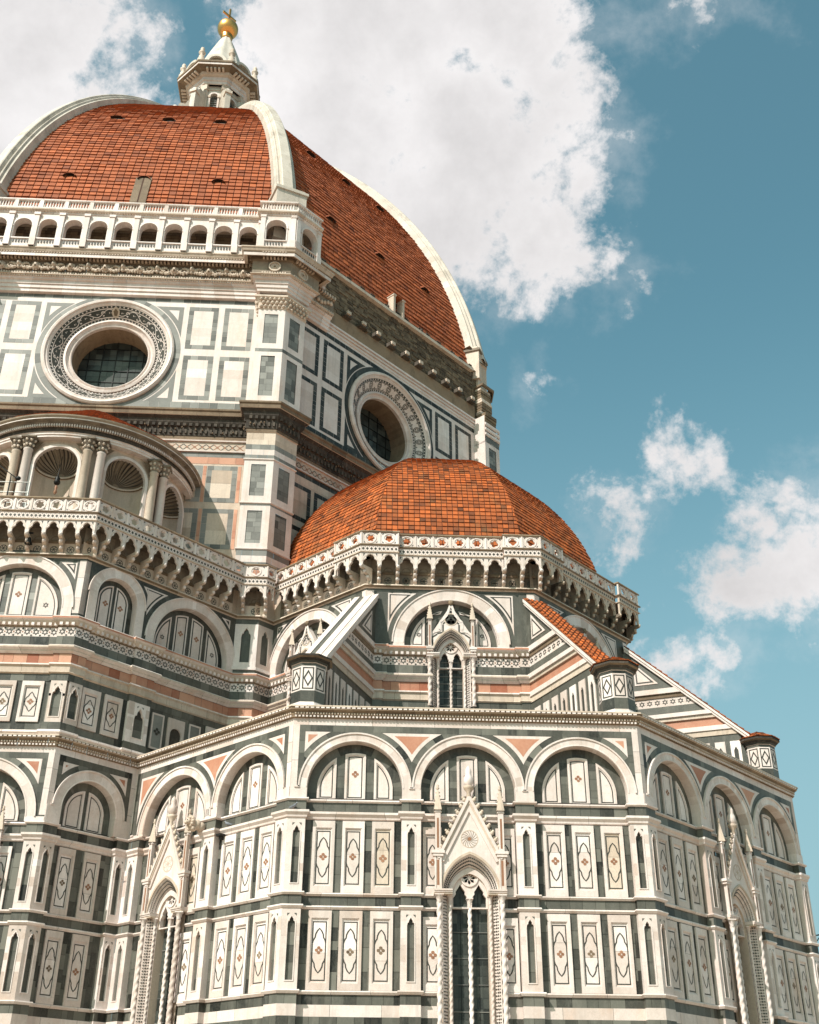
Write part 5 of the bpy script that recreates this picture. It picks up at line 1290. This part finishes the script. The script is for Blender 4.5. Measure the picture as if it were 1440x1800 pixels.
mb = MB(); fe = Fr(fDE.xy(UB-.15, nk), (-fDE.n[0], -fDE.n[1])); plate(mb, fe, rect(0, nk+.3, 59.2, 62.9), 0, None, 'white', [rect(.7, nk-.4, 60.3, 61.8)]); mb.obj('loggia_end_wall', LG)
mb = MB()                                     # raw masonry
plate(mb, fDE, rect(1.4, SD, 57.2, 62.2), -.06, None, 'brick', (), .5)
for z, nn in ((56.25, .06), (56.55, .12), (56.85, .18)): box(mb, fDE, 4.6, SD-1.44, z, z+.16, 0, nn, 'white')
box(mb, fDE, 4.6, SD-1.44, 57.05, 58.3, -.1, .12, 'brown', .9)
z = 58.45
while z < 61.9:
    u = 3.2
    while u < SD-1.5:
        y = min(u+random.uniform(.35, .95), SD-1.45); box(mb, fDE, u+.012, y-.012, z+.012, z+.235, -.10, -.02+random.uniform(-.035, .06), 'brick', tn(.42, .24)); u = y
    z += .25
mb.obj('raw_masonry', CAT)
TS = empty('toothing', CAT)
for j in range(10):
    u = 6.0+j*1.68; mb = MB(); box(mb, fDE, u, u+.75, 58.28, 58.62, -.1, .55, 'black', .9); box(mb, fDE, u+.12, u+.52, 58.44, 58.72, .1, .68, 'cream', .6)
    if j % 3 == 1: box(mb, fDE, u+.9, u+1.1, 58.3, 58.5, -.1, .35, 'brick')
    mb.obj('tooth_stone', TS)
mb = MB(); box(mb, fDE, 3.3, SD-1.7, 61.95, 62.22, -.1, .34, 'cream', .7); box(mb, fDE, 3.3, SD-1.7, 62.22, 62.3, -.1, .24, 'white', .5); mb.obj('drip_ledge', CAT)
mb = MB(); fi = fDE
plate(mb, fi, rect(.6, SD, 62.2, 62.95), -.22, None, 'brown', (), .75); mb.face([fi.P(0, 62.25, .2), fi.P(SD, 62.25, .2), fi.P(SD, 62.25, -.8), fi.P(0, 62.25, -.8)], 'brown', .6)
for j in range(15): u = 2.6+j*1.42+random.uniform(-.3, .3); bump(mb, fi, u, 62.7+random.uniform(-.15, .15), -.15, random.uniform(.12, .22), 'black'); box(mb, fi, u-.3, u+.2, 62.9, 63.0, -.5, -.12, 'black', .8)
mb.obj('attic_wall', CAT)
mb = MB(); u0 = 11.9
for s in (0, 1.1): box(mb, fi, u0+s, u0+s+.24, 62.6, 64.3, -.9, .05, 'cream'); box(mb, fi, u0+s-.05, u0+s+.29, 64.3, 64.45, -.9, .12, 'cream')
plate(mb, fi, rect(u0+.2, u0+1.2, 62.4, 64.3), -.6, None, 'black', (), .1); box(mb, fi, u0-.1, u0+1.45, 64.46, 64.58, -1.2, .1, 'tile'); mb.obj('roof_door', CAT)
# weathered stub of the far corner
ST = empty('corner_stub', CAT)
f2 = Fr(DQ[2], (0, 1))
def cpath(p, w=1.3): return J(fDE, [(SD-w, 0), (SD-w, p), (SD+p*T, p)])+J(f2, [(w, p), (w, 0)])
mb = MB(); z = 56.9
sweep(mb, cpath(dp), [(0, 54.3), (0, 54.9)], 'grey', a=.4)
for zz in (54.95, 55.45, 55.95): sweep(mb, cpath(dp), [(0, zz), (.10, zz+.08), (.10, zz+.30), (0, zz+.42)], 'white')
mb.obj('stub_moulding', ST)
mb = MB(); z = 56.3
while z < 60.4:
    h = random.uniform(.22, .40); p = .95 if z < 57.4 else .62; sweep(mb, cpath(p+random.uniform(-.05, .10), 1.1), [(-.3, z+.02), (0, z+.02), (0, z+h-.03), (-.3, z+h-.03)], 'brick' if random.random() < .7 else 'cream', sub=(.4, .9), a=.75, s=.2); z += h
sweep(mb, cpath(.80, 1.1), [(0, 60.4), (.12, 60.45), (.12, 60.65), (-.4, 60.8)], 'brown'); mb.obj('stub_masonry', ST)
mb = MB(); sweep(mb, cpath(.25, 1.0), [(0, 60.6), (0, 63.2), (.14, 63.28), (.14, 63.45), (-.5, 63.6)], ['cream', 'cream', 'brown', 'brown'], sub=(.6, 1)); sweep(mb, cpath(-.15, 1.15), [(0, 63.3), (0, 64.4), (.14, 64.5), (.16, 64.7), (-.6, 64.9)], ['cream', 'brown', 'black', 'brown'], sub=(.6, 1)); mb.obj('stub_pier', ST)

# ------------------------------------------------------------------ great dome
RHO, EC, Z0 = 50.56, 19.75, 56.27
def dome_r(z, d=0): return sqrt(RHO**2-(z-Z0)**2)-EC-d
ZT = 100.1; TH0, TH1 = math.asin((62.7-Z0)/RHO), math.asin((ZT-Z0)/RHO)
def dcurve(k, d=0.0):
    a = rad(-112.5+45*k); return lambda t: (O[0]+((RHO)*cos(t)-EC-d)*cos(a), O[1]+((RHO)*cos(t)-EC-d)*sin(a), Z0+RHO*sin(t))
DM = empty('dome', CAT)
ts = arc_ts(dcurve(0), TH0, TH1, .54); NT_ = len(ts)
def th_of(z): return math.asin((z-Z0)/RHO)
EYES = {0: [(z, x) for z in (69.5,) for x in (-5.9, 0.0, 5.9)]+[(81.6, x) for x in (-4.6, 0, 4.6)]}
EYES[1] = EYES[0]
for k in (-1, 0, 1):
    hl = []
    for z, x in EYES.get(k, []): t = th_of(z); hl.append((x, .45, t-.008, t+.009))
    mb = MB(); tile_field(mb, dcurve(k), dcurve(k+1), ts, .56, .10, 'tile', .06, hl)
    if k == 0:
        mb2 = None
    fct = mb.obj('roof_facet', DM)
    for z, x in EYES.get(k, []):              # small dark eye windows with a hood
        t = th_of(z); a0, b0 = Vector(dcurve(k)(t)), Vector(dcurve(k+1)(t)); mid = (a0+b0)/2; d = (b0-a0).normalized(); upv = (Vector(dcurve(k)(t+.01))-a0).normalized(); upv = (upv-d*upv.dot(d)).normalized(); nr = d.cross(upv).normalized()
        mb = MB(); c = mid+d*x
        hood = [c+d*(.44*cos(a))+upv*(.05+.34*sin(a)) for a in [pi*q/8 for q in range(9)]]
        mb.face([c+nr*.03+d*(.40*cos(2*pi*q/12))+upv*(.30*sin(2*pi*q/12)) for q in range(12)], 'black', .05)
        mb.grid([[p+nr*.02 for p in hood], [p+nr*.30-upv*.18 for p in hood]], 'mortar', .5, False, False)
        mb.grid([[p+nr*.30-upv*.18 for p in hood], [c+(p-c)*1.18+nr*.26-upv*.15 for p in hood], [c+(p-c)*1.25+nr*.02 for p in hood]], 'tile', .3, False, False)
        mb.obj('eye_window', fct)
if True:
    mb = MB()                                   # stained metal strip under the middle eye
    f0, f1 = dcurve(0), dcurve(1)
    for i in range(6):
        tA, tB = th_of(63+i*1.1), th_of(63+(i+1)*1.1); rows = []
        for t in (tA, tB):
            a0, b0 = Vector(f0(t)), Vector(f1(t)); mm = (a0+b0)/2+Vector((0, -.15, .07)); rows.append([mm+Vector((x, 0, 0)) for x in (-.62, -.06, .06, .62)])
        for q, mt in ((0, 'brown'), (1, 'mortar'), (2, 'brown')): mb.face([rows[0][q], rows[0][q+1], rows[1][q+1], rows[1][q]], mt, tn(.4, .15))
    mb.obj('ladder_strip', DM)
for k in (0, 1, 2):                            # white ribs
    a = rad(-112.5+45*k); er = Vector((cos(a), sin(a), 0)); et = Vector((-sin(a), cos(a), 0)); mb = MB(); N = 60; rows = []
    prof = [(x*.88, h) for x, h in [(-1.08, -.6), (-1.08, .35), (-.92, .42), (-.86, .62), (-.80, .66), (-.62, .62), (-.55, .92), (-.46, .98), (.46, .98), (.55, .92), (.62, .62), (.80, .66), (.86, .62), (.92, .42), (1.08, .35), (1.08, -.6)]]
    for i in range(N+1):
        t = th_of(63.9)+(th_of(100.6)-th_of(63.9))*i/N; c = Vector(dcurve(k)(t)); nn = er*cos(t)+Vector((0, 0, sin(t))); f = 1-.22*i/N
        rows.append([c+et*(s*f)+nn*(h*f) for s, h in prof])
    for i in range(N):
        tone = tn(.55, .09)
        for q in range(len(prof)-1): mb.face([rows[i][q], rows[i][q+1], rows[i+1][q+1], rows[i+1][q]], 'rib', max(0, min(1, tone+random.uniform(-.06, .06))))
    r_ = mb.obj('dome_rib', CAT)
    mb = MB(); c = Vector(dcurve(k)(th_of(62.5))); fr = Fr((c.x-et.x*-0, c.y), (-sin(a), cos(a))); fr.n = (cos(a), sin(a)); fr.o = (c.x, c.y)
    q_ = 2.0 if k == 2 else 0; mt_ = 'cream' if k == 2 else 'rib'; box(mb, fr, -1.2, 1.2, 61.5, 66.5-q_, -1.5, 1.15-q_*.3, mt_, .6); box(mb, fr, -1.32, 1.32, 66.5-q_, 66.75-q_, -1.5, 1.28-q_*.3, 'soot_shade' if k == 2 else 'rib', .6); box(mb, fr, -1.1, 1.1, 66.75-q_, 67.1-q_, -1.5, 1.0-q_*.3, mt_, .7); mb.obj('rib_base', r_)
# ------------------------------------------------------------------ lantern
LN = empty('lantern', CAT); lx, ly = O[0]-.35, O[1]
mb = MB(); o = octa(lx, ly, 4.9)
sweep(mb, o, [(-1, 99.5), (.3, 100.3), (.3, 100.9), (-.2, 101.2), (-.2, 102.9)], 'white', True); mb.face([(*q, 102.9) for q in o], 'lead'); mb.obj('lantern_base', LN)
zb, zt = 102.9, 109.6; o = octa(lx, ly, 2.75)
for i in range(8):
    a_, b_ = o[i], o[(i+1) % 8]; l = math.dist(a_, b_); fr = Fr(a_, ((b_[0]-a_[0])/l, (b_[1]-a_[1])/l)); mb = MB(); h = [(l/2-.42, zb), (l/2+.42, zb), (l/2+.42, 107.9)]+arc(l/2, 107.9, .42, 0, 180, 10)[1:-1]+[(l/2-.42, 107.9)]
    plate(mb, fr, rect(0, l, zb, zt), 0, -.4, 'rib', [h]); ring(mb, fr, l/2, 107.9, .42, .62, 0, 180, .12, 0, 'white', 12)
    for s in (-1, 1): box(mb, fr, *sorted((l/2+s*.42, l/2+s*.62)), zb, 107.9, 0, .12, 'white'); box(mb, fr, *sorted((l/2+s*.38, l/2+s*.68)), 107.6, 107.9, 0, .2, 'cream')
    box(mb, fr, .15, l-.15, 108.9, 109.02, 0, .08, 'cream')
    mb.obj('lantern_wall', LN)
    mb = MB(); plate(mb, fr, rect(l/2-.5, l/2+.5, zb, 108.4), -.42, None, 'glass', (), .5)
    for j in range(18): box(mb, fr, l/2-.44, l/2+.44, zb+.1+j*.3, zb+.19+j*.3, -.41, -.3, 'lead', .8)
    mb.obj('lantern_window', LN)
    a = rad(-112.5+45*i); er = (cos(a), sin(a)); mb = MB(); q = (lx+er[0]*2.9, ly+er[1]*2.9)    # corner pier and volute buttress
    f_ = Fr((q[0]-er[1]*-0, q[1]), (-er[1], er[0])); f_.n = er; box(mb, f_, -.36, .36, zb, 109.6, -.2, .28, 'rib'); box(mb, f_, -.44, .44, 108.7, 109.6, -.2, .42, 'cream'); mb.obj('lantern_pier', LN)
    mb = MB(); side = [(0.2, zb), (2.25, zb), (2.25, 106.4), (1.75, 106.9), (1.5, 107.6), (.9, 107.7), (.7, 108.3), (.2, 108.9)]
    for s in (-1, 1): mb.face([(q[0]+er[0]*u-er[1]*s*.3, q[1]+er[1]*u+er[0]*s*.3, z) for u, z in side], 'rib', .5)
    for j in range(len(side)): 
        A_, B_ = side[j-1], side[j]; mb.face([(q[0]+er[0]*u-er[1]*s*.3, q[1]+er[1]*u+er[0]*s*.3, z) for (u, z), s in ((A_, -1), (A_, 1), (B_, 1), (B_, -1))], 'rib', .5)
    box(mb, f_, -.42, .42, 106.2, 106.6, 1.5, 2.4, 'cream'); lathe(mb, q[0]+er[0]*1.9, q[1]+er[1]*1.9, [(.34, 106.6), (.40, 106.9), (.2, 107.1)], 'white', 10); mb.obj('volute_buttress', LN)
mb = MB(); o = octa(lx, ly, 2.75); oc = o+o[:1]
sweep(mb, o, [(.35, 109.5), (.45, 109.55), (.45, 109.95), (.6, 110.0), (.6, 110.5), (.9, 110.6), (1.0, 110.9), (1.85, 111.15), (1.9, 111.15), (1.9, 111.45), (2.0, 111.5), (2.0, 111.75), (-.5, 112.1)], ['white', 'white', 'white', 'white', 'cream', 'cream', 'brown', 'cream', 'white', 'brown', 'brown', 'lead'], True, sub=(.8, 1.6)); dentils(mb, oc, 1.0, 1.6, 110.78, 111.0, .45, .5, 'cream'); mb.obj('lantern_cornice', LN)
for i in range(8):
    a = rad(-112.5+45*i); mb = MB(); x, y = lx+4.55*cos(a), ly+4.55*sin(a)
    lathe(mb, x, y, [(.48, 111.75), (.48, 112.25), (.30, 112.4), (.36, 112.8), (.15, 113.05), (.38, 113.35), (.42, 113.5), (.16, 113.75), (.27, 114.05), (.20, 114.3), (.02, 114.4)], 'cream', 10); mb.obj('urn', LN)
    a = rad(-90+45*i); mb = MB(); x, y = lx+3.7*cos(a), ly+3.7*sin(a); f_ = Fr((x, y), (-sin(a), cos(a))); f_.n = (cos(a), sin(a))
    ring(mb, f_, 0, 112.1, .85, 1.2, 0, 180, .65, -1.9, 'rib', 16, 0, .7); plate(mb, f_, arc(0, 112.1, .86, 0, 180, 16), .35, None, 'brown', (), .9); plate(mb, f_, rect(-1.3, 1.3, 111.6, 112.12), .6, -1, 'rib'); mb.obj('shell_gable', LN)
mb = MB(); rows = []
for i in range(15):
    t = i/14; z = 111.9+(121.6-111.9)*t; r = 3.05*(1-t)**.9*.95+.42; rows.append([(lx+r*(1+.13*abs(cos(4*b))**3)*cos(b), ly+r*(1+.13*abs(cos(4*b))**3)*sin(b), z) for b in [2*pi*q/48 for q in range(48)]])
mb.grid(rows, 'rib', .7, True, True); mb.obj('spire', LN)
mb = MB(); lathe(mb, lx, ly, [(.55, 121.4), (.72, 121.6), (.6, 121.75), (.78, 121.95), (.4, 122.2)], 'gold', 16); mb.obj('ball_collar', LN)
mb = MB(); lathe(mb, lx, ly, [(1.28*sin(pi*i/20)+.001, 123.4-1.28*cos(pi*i/20)) for i in range(21)], 'gold', 32); mb.obj('gold_ball', LN)
mb = MB(); fx = Fr((lx, ly), (C45, C45)); box(mb, fx, -.11, .11, 124.5, 127.2, -.09, .09, 'gold'); box(mb, fx, -1.0, 1.0, 125.7, 126.0, -.09, .09, 'gold'); lathe(mb, lx, ly, [(.25, 124.5), (.1, 124.8)], 'gold', 10); mb.obj('cross', LN)
mb = MB(); x, y, z = dcurve(0, -.0)(th_of(100.8)); lathe(mb, x, y, [(.03, z), (.03, z+2.6)], 'iron', 6); box(mb, Fr((x, y), (1, 0)), -.35, .35, z+1.5, z+1.56, -.02, .02, 'iron'); mb.obj('lightning_rod', DM)

# ------------------------------------------------------------------ round exedra with shell niches
EX = empty('exedra', CAT); ex, ey, eR = O[0], O[1]-aD, 6.55
class CFr:                                      # wrapped wall: u measured along the curve from the axis
    def __init__(s, R_): s.R = R_
    def P(s, u, z, n=0): a = -pi/2+u/s.R; return (ex+(s.R+n)*cos(a), ey+(s.R+n)*sin(a), z)
cf = CFr(eR); NW, NZ, NB_ = 1.30, 37.35, 31.8
NU = [rad(36*i)*eR for i in (-2, -1, 0, 1, 2)]
mb = MB(); us = []; step = .13
u = -rad(90)*eR
while u < rad(90)*eR:
    v = u+step; m_ = (u+v)/2; c = min(NU, key=lambda q: abs(q-m_)); d = abs(m_-c)
    def top(x): x = abs(x-c); return NZ+sqrt(max(0, NW*NW-x*x)) if x < NW else None
    if d < NW:
        for zz0, zz1 in ((None, 39.15),): mb.face([cf.P(u, top(u) or NZ), cf.P(v, top(v) or NZ), cf.P(v, zz1), cf.P(u, zz1)], 'cream', .5)
    else: mb.face([cf.P(u, NB_), cf.P(v, NB_), cf.P(v, 39.15), cf.P(u, 39.15)], 'cream', .42)
    u = v
mb.obj('curved_wall', EX)
for c in NU:
    a = -pi/2+c/eR; fr = Fr((ex+eR*cos(a), ey+eR*sin(a)), (-sin(a), cos(a))); fr.n = (cos(a), sin(a)); NI = empty('shell_niche', EX)
    mb = MB(); rows = [[fr.P(-NW*cos(t), z, -.12-NW*sin(t)) for t in [pi*q/20 for q in range(21)]] for z in (NB_, NZ)]
    mb.grid(rows, 'cream', .35, False, True); mb.obj('niche_back', NI)
    mb = MB(); rows = []
    for i in range(13):
        ps = pi/2*i/12; rows.append([fr.P(NW*(1+.045*cos(q/52*26*2*pi)*sin(ps))*sin(ps)*cos(pi*q/104*1.0*1), NZ+NW*(1+.05*cos(2*pi*q/8)*sin(ps))*sin(ps)*sin(pi*q/104), -.12-NW*(1+.05*cos(2*pi*q/8)*sin(ps))*cos(ps)*.95) for q in range(105)])
    mb.grid(rows, 'soot_shade', .9, False, False); mb.obj('shell', NI)  # dark tone carries the shade of the niche hollow
    mb = MB()
    for q in range(1, 16):
        t = pi*q/16
        L = [fr.P((NW*.975)*sin(ps)*cos(t), NZ+(NW*.975)*sin(ps)*sin(t), -.12-(NW*.975)*cos(ps)*.95) for ps in [pi/2*(k+1)/9 for k in range(9)]]
        R2 = [fr.P((NW*.975)*sin(ps)*cos(t+.075), NZ+(NW*.975)*sin(ps)*sin(t+.075), -.12-(NW*.975)*cos(ps)*.95) for ps in [pi/2*(k+1)/9 for k in range(9)]]
        mb.grid([L, R2], 'black', .5, False, False)  # black strips painted for the shade between the flutes
    mb.obj('shell_flute_shade', NI)
    mb = MB()
    for q in range(20):
        t0, t1 = pi*q/20, pi*(q+1)/20; mb.face([fr.P(-NW*cos(t), z, -.12-NW*sin(t)+n) for t, z, n in ((t0, NZ-.12, .10), (t1, NZ-.12, .10), (t1, NZ+.02, .10), (t0, NZ+.02, .10))][:4], 'cream', .5)
        mb.face([fr.P(-(NW-.12)*cos(t), z, -.12-(NW-.12)*sin(t)) for t, z in ((t0, NZ-.12), (t1, NZ-.12), (t1, NZ+.0), (t0, NZ+.0))], 'cream', .5)
        mb.face([fr.P(-r*cos(t), NZ-.12, -.12-r*sin(t)) for r, t in ((NW-.12, t0), (NW-.12, t1), (NW, t1), (NW, t0))], 'brown', .6)
    mb.obj('niche_ledge', NI)
    mb = MB()
    ring(mb, fr, 0, NZ, NW-.02, NW+.16, 0, 180, .12, -.2, 'white', 24, 0, .5); ring(mb, fr, 0, NZ, NW+.16, NW+.26, 0, 180, .06, -.2, 'cream', 24, 0, .4)
    for s in (-1, 1): box(mb, fr, *sorted((s*(NW-.02), s*(NW+.16))), NB_, NZ, -.2, .12, 'white'); box(mb, fr, *sorted((s*(NW+.16), s*(NW+.26))), NB_, NZ, -.2, .06, 'cream')
    for s in (-1, 1): mb.face([fr.P(x, z, .10) for x, z in ((s*.95, 38.92), (s*1.42, 38.92), (s*1.42, 38.4))], 'brown', .3)
    mb.obj('niche_frame', NI)
for g_ in (-54, -18, 18, 54):
    for s in (-1, 1):
        a = rad(-90+g_+s*3.3); x, y = ex+6.92*cos(a), ey+6.95*sin(a); cl = empty('column', EX); mb = MB()
        lathe(mb, x, y, [(.36, 31.8), (.36, 32.2), (.28, 32.4), (.285, 34.5), (.25, 38.2), (.29, 38.25), (.29, 38.32)], 'cream' if s < 0 else 'white', 16); mb.obj('shaft', cl)
        mb = MB(); capital(mb, x, y, 38.32, 39.12, .25, 'soot_shade')
        f_ = Fr((x, y), (-sin(a), cos(a))); f_.n = (cos(a), sin(a))
        for j in range(5):
            for z, r in ((38.55, .27), (38.85, .35)): bump(mb, f_, r*cos(pi*j/4), z, r*sin(pi*j/4), .09, 'cream')
        mb.obj('column_capital', cl)
mb = MB()
def half(prof, mt, tone=.5, seg=60):
    for (ra, za), (rb, zb_) in zip(prof, prof[1:]):
        for i in range(seg):
            x, y = -pi+pi*i/seg, -pi+pi*(i+1)/seg; mb.face([(ex+r*cos(t), ey+r*sin(t), z) for r, z, t in ((ra, za, x), (ra, za, y), (rb, zb_, y), (rb, zb_, x))], mt, max(0, tn(tone, .10)))
half([(6.4, 39.12), (7.02, 39.12), (7.02, 39.25), (7.08, 39.27), (7.08, 39.40), (7.14, 39.42)], 'white', .5); half([(7.14, 39.42), (7.0, 39.44), (7.0, 39.72), (7.08, 39.76)], 'black', .6)
half([(7.08, 39.76), (7.12, 39.95), (7.2, 39.97)], 'brown', .5)
for i in range(150):
    a = -pi+pi*(i+.5)/150; f_ = Fr((ex+7.1*cos(a), ey+7.1*sin(a)), (-sin(a), cos(a))); f_.n = (cos(a), sin(a)); box(mb, f_, -.045, .045, 39.78, 39.94, -.05, .12, 'white', tn(.6, .1))
half([(7.2, 39.97), (7.24, 40.05), (7.5, 40.10), (7.52, 40.12)], 'soot_shade', .5); half([(7.52, 40.12), (7.52, 40.19)], 'white', .5); half([(7.52, 40.19), (7.62, 40.28), (7.64, 40.36), (7.3, 40.5)], 'soot_shade', .9)
mb.obj('exedra_cornice', EX)
mb = MB(); NS = 13
for i in range(NS):
    x, y = -pi+pi*i/NS, -pi+pi*(i+1)/NS
    def ed(t_): return lambda t: (ex+(7.45-6.7*t)*cos(t_), ey+(7.45-6.7*t)*sin(t_), 40.5+4.9*t)
    tile_field(mb, ed(x), ed(y), [q/24 for q in range(25)], .30, .06, 'tile')
mb.obj('exedra_roof', EX)

# ------------------------------------------------------------------ small things on and about the building
def lump(mb, P, r, mt, tone=None, sx=(1, 1, 1), seg=9):
    tone = tn() if tone is None else tone
    mb.grid([[(P[0]+r*sx[0]*cos(ph)*cos(2*pi*k/seg), P[1]+r*sx[1]*cos(ph)*sin(2*pi*k/seg), P[2]+r*sx[2]*sin(ph)) for k in range(seg)] for ph in [-pi/2+pi*i/6 for i in range(7)]], mt, tone, True, True)
LI = empty('lion_spout', CAT); u = 10.1
mb = MB()
for du, z, n, r in ((0, 15.28, .25, .24), (-.05, 15.36, .48, .25), (-.08, 15.40, .70, .22), (-.10, 15.22, .62, .2)): lump(mb, fL.P(u+du, z, n), r, 'cream')
mb.obj('body', LI); mb = MB()
for k in range(10): a = 2*pi*k/10; lump(mb, fL.P(u-.10+.20*cos(a), 15.46+.20*sin(a), .80), .10, 'cream', .35)
mb.obj('mane', LI); mb = MB(); lump(mb, fL.P(u-.11, 15.45, .92), .15, 'cream', .6); lump(mb, fL.P(u-.11, 15.38, 1.05), .09, 'cream', .5)
for s in (-1, 1): lump(mb, fL.P(u-.11+s*.07, 15.50, 1.04), .025, 'black', .1); lump(mb, fL.P(u-.11+s*.13, 15.62, .88), .05, 'cream', .4)
mb.obj('head', LI); mb = MB()
for s in (-1, 1): lump(mb, fL.P(u-.1+s*.15, 15.15, .72), .09, 'cream', .5, (1, 1, 1.2))
mb.obj('paw', LI)
mb = MB(); fq = Fr(fL.xy(11.35, NB), fL.d); box(mb, fq, -.05, .05, 14.55, 14.8, 0, .32, 'iron'); box(mb, fq, -.16, .16, 14.70, 14.80, .1, .42, 'iron'); mb.obj('iron_bracket', CAT)

def pigeon(P, a, label, sc_=1.0):
    mb = MB(); d = (cos(a), sin(a)); q = lambda f, z, s=0: (P[0]+sc_*(d[0]*f-d[1]*s), P[1]+sc_*(d[1]*f+d[0]*s), P[2]+sc_*z)
    prof = [(-.24, .085, .012), (-.15, .10, .03), (-.06, .13, .07), (.03, .155, .082), (.10, .19, .062), (.125, .235, .036), (.14, .265, .042), (.165, .275, .034), (.185, .27, .012), (.215, .262, .004)]
    mb.grid([[q(f-0*r, z+r*sin(2*pi*k/10), r*cos(2*pi*k/10)) for k in range(10)] for f, z, r in prof], 'bird', .55, True, True)
    for s in (-1, 1):
        mb.grid([[q(f, z+h, s*(w)) for h in (-.03, .0, .035)] for f, z, w in ((.08, .165, .075), (0, .15, .093), (-.12, .12, .06), (-.24, .10, .025))], 'bird', .2, False, True)
        mb.grid([[q(.01+.006*cos(2*pi*k/5), z, s*.035+.006*sin(2*pi*k/5)) for k in range(5)] for z in (0, .09)], 'petal', .5, True, True)
    o = mb.obj('pigeon'); tag(o, label, 'pigeon'); return o
x, y = fF.xy(.22, .17); pigeon((x, y, 15.10), -.5, 'pigeon on the marble ledge at the left corner of the front chapel wall')
x, y = fL.xy(11.7, -.08); pigeon((x, y, 15.09), 2.6, 'pigeon on the ledge beside the carved lion spout')

BE = empty('bell', None, fEF.P(3.71, 30.45, .5)); tag(BE, 'small dark bell hanging in an arch of the gallery at upper left', 'bell')
def local(mb, o): 
    mb.v = [(a-o.location.x, b-o.location.y, c-o.location.z) for a, b, c in mb.v]; return mb
mb = MB(); x, y, z = BE.location; lathe(mb, x, y, [(.21, z), (.185, z+.05), (.13, z+.17), (.12, z+.3), (.07, z+.39), (.01, z+.41)], 'iron', 16); local(mb, BE).obj('bell_body', BE)
mb = MB(); lathe(mb, x, y, [(.012, z+.4), (.012, z+1.25)], 'iron', 6); box(mb, Fr((x, y), (1, 0)), -.16, .16, z+.62, z+.70, -.03, .03, 'iron'); local(mb, BE).obj('bell_hanger', BE)
mb = MB(); lathe(mb, x, y, [(.03, z-.05), (.045, z), (.012, z+.06), (.01, z+.3)], 'iron', 8); local(mb, BE).obj('clapper', BE)

GR = empty('guard_rail', None, fEF.P(0, 31.76, -.6)); tag(GR, 'grey metal guard rail standing on the terrace at far left', 'railing')
def tube(mb, A_, B_, r, mt, seg=7):
    A_, B_ = Vector(A_), Vector(B_); d = (B_-A_).normalized(); s_ = d.orthogonal().normalized(); t = d.cross(s_)
    mb.grid([[p+s_*(r*cos(2*pi*k/seg))+t*(r*sin(2*pi*k/seg)) for k in range(seg)] for p in (A_, B_)], mt, tn(), True, True)
for u in (-1.2, .8, 2.78): mb = MB(); tube(mb, fEF.P(u, 31.76, -.6), fEF.P(u, 34.98, -.6), .035, 'steel'); local(mb, GR).obj('post', GR)
for z in (33.6, 34.3, 34.95): mb = MB(); tube(mb, fEF.P(-1.4, z, -.6), fEF.P(2.8, z, -.6), .03, 'steel'); local(mb, GR).obj('rail', GR)
FL = empty('floodlight', None, fEF.P(1.75, 31.76, -.3)); tag(FL, 'dark floodlight on a slanting pole above the left parapet', 'floodlight')
mb = MB(); tube(mb, fEF.P(1.75, 31.76, -.3), fEF.P(1.75, 34.9, -.3), .04, 'iron'); tube(mb, fEF.P(.2, 36.4, -.25), fEF.P(2.1, 35.0, -.25), .03, 'iron'); tube(mb, fEF.P(1.75, 34.9, -.3), fEF.P(1.75, 35.25, -.25), .03, 'iron'); local(mb, FL).obj('pole', FL)
mb = MB(); lump(mb, fEF.P(2.18, 35.0, -.25), .15, 'iron', .3, (1.1, .8, .9)); local(mb, FL).obj('lamp_head', FL)
HL = empty('hanging_lamp', None, (O[0]+.05, O[1]-aD-6.0, 36.2)); tag(HL, 'dark lamp hanging on a chain in the middle shell niche', 'lamp')
x, y, z = HL.location
mb = MB(); lathe(mb, x, y, [(.02, z+.15), (.16, z+.22), (.20, z+.35), (.13, z+.52), (.16, z+.62), (.05, z+.75), (.02, z+1.1)], 'iron', 12); local(mb, HL).obj('lamp_body', HL)
mb = MB(); lathe(mb, x, y, [(.02, z+.18), (.09, z-.02), (.05, z-.18), (.11, z-.34), (.03, z-.5)], 'petal', 10); local(mb, HL).obj('lamp_drop', HL)
mb = MB(); tube(mb, (x, y, z+1.1), (x, y+.2, z+2.35), .02, 'iron'); local(mb, HL).obj('chain', HL)
WL = empty('wall_lantern', None, fR3.P(.55, 11.2, NP)); tag(WL, 'black iron lantern on a bracket at the far right corner of the building', 'lantern')
x, y, z = WL.location
mb = MB(); tube(mb, (x, y, z+.9), (x+.62, y-.1, z+1.0), .035, 'iron'); tube(mb, (x, y, z+.4), (x+.5, y-.08, z+.98), .025, 'iron'); local(mb, WL).obj('bracket', WL)
mb = MB(); lathe(mb, x+.6, y-.1, [(.02, z+1.0), (.26, z+.85), (.22, z+.8), (.13, z+.25), (.15, z+.2), (.03, z+.08)], 'iron', 6, smooth=False); local(mb, WL).obj('lantern_cage', WL)
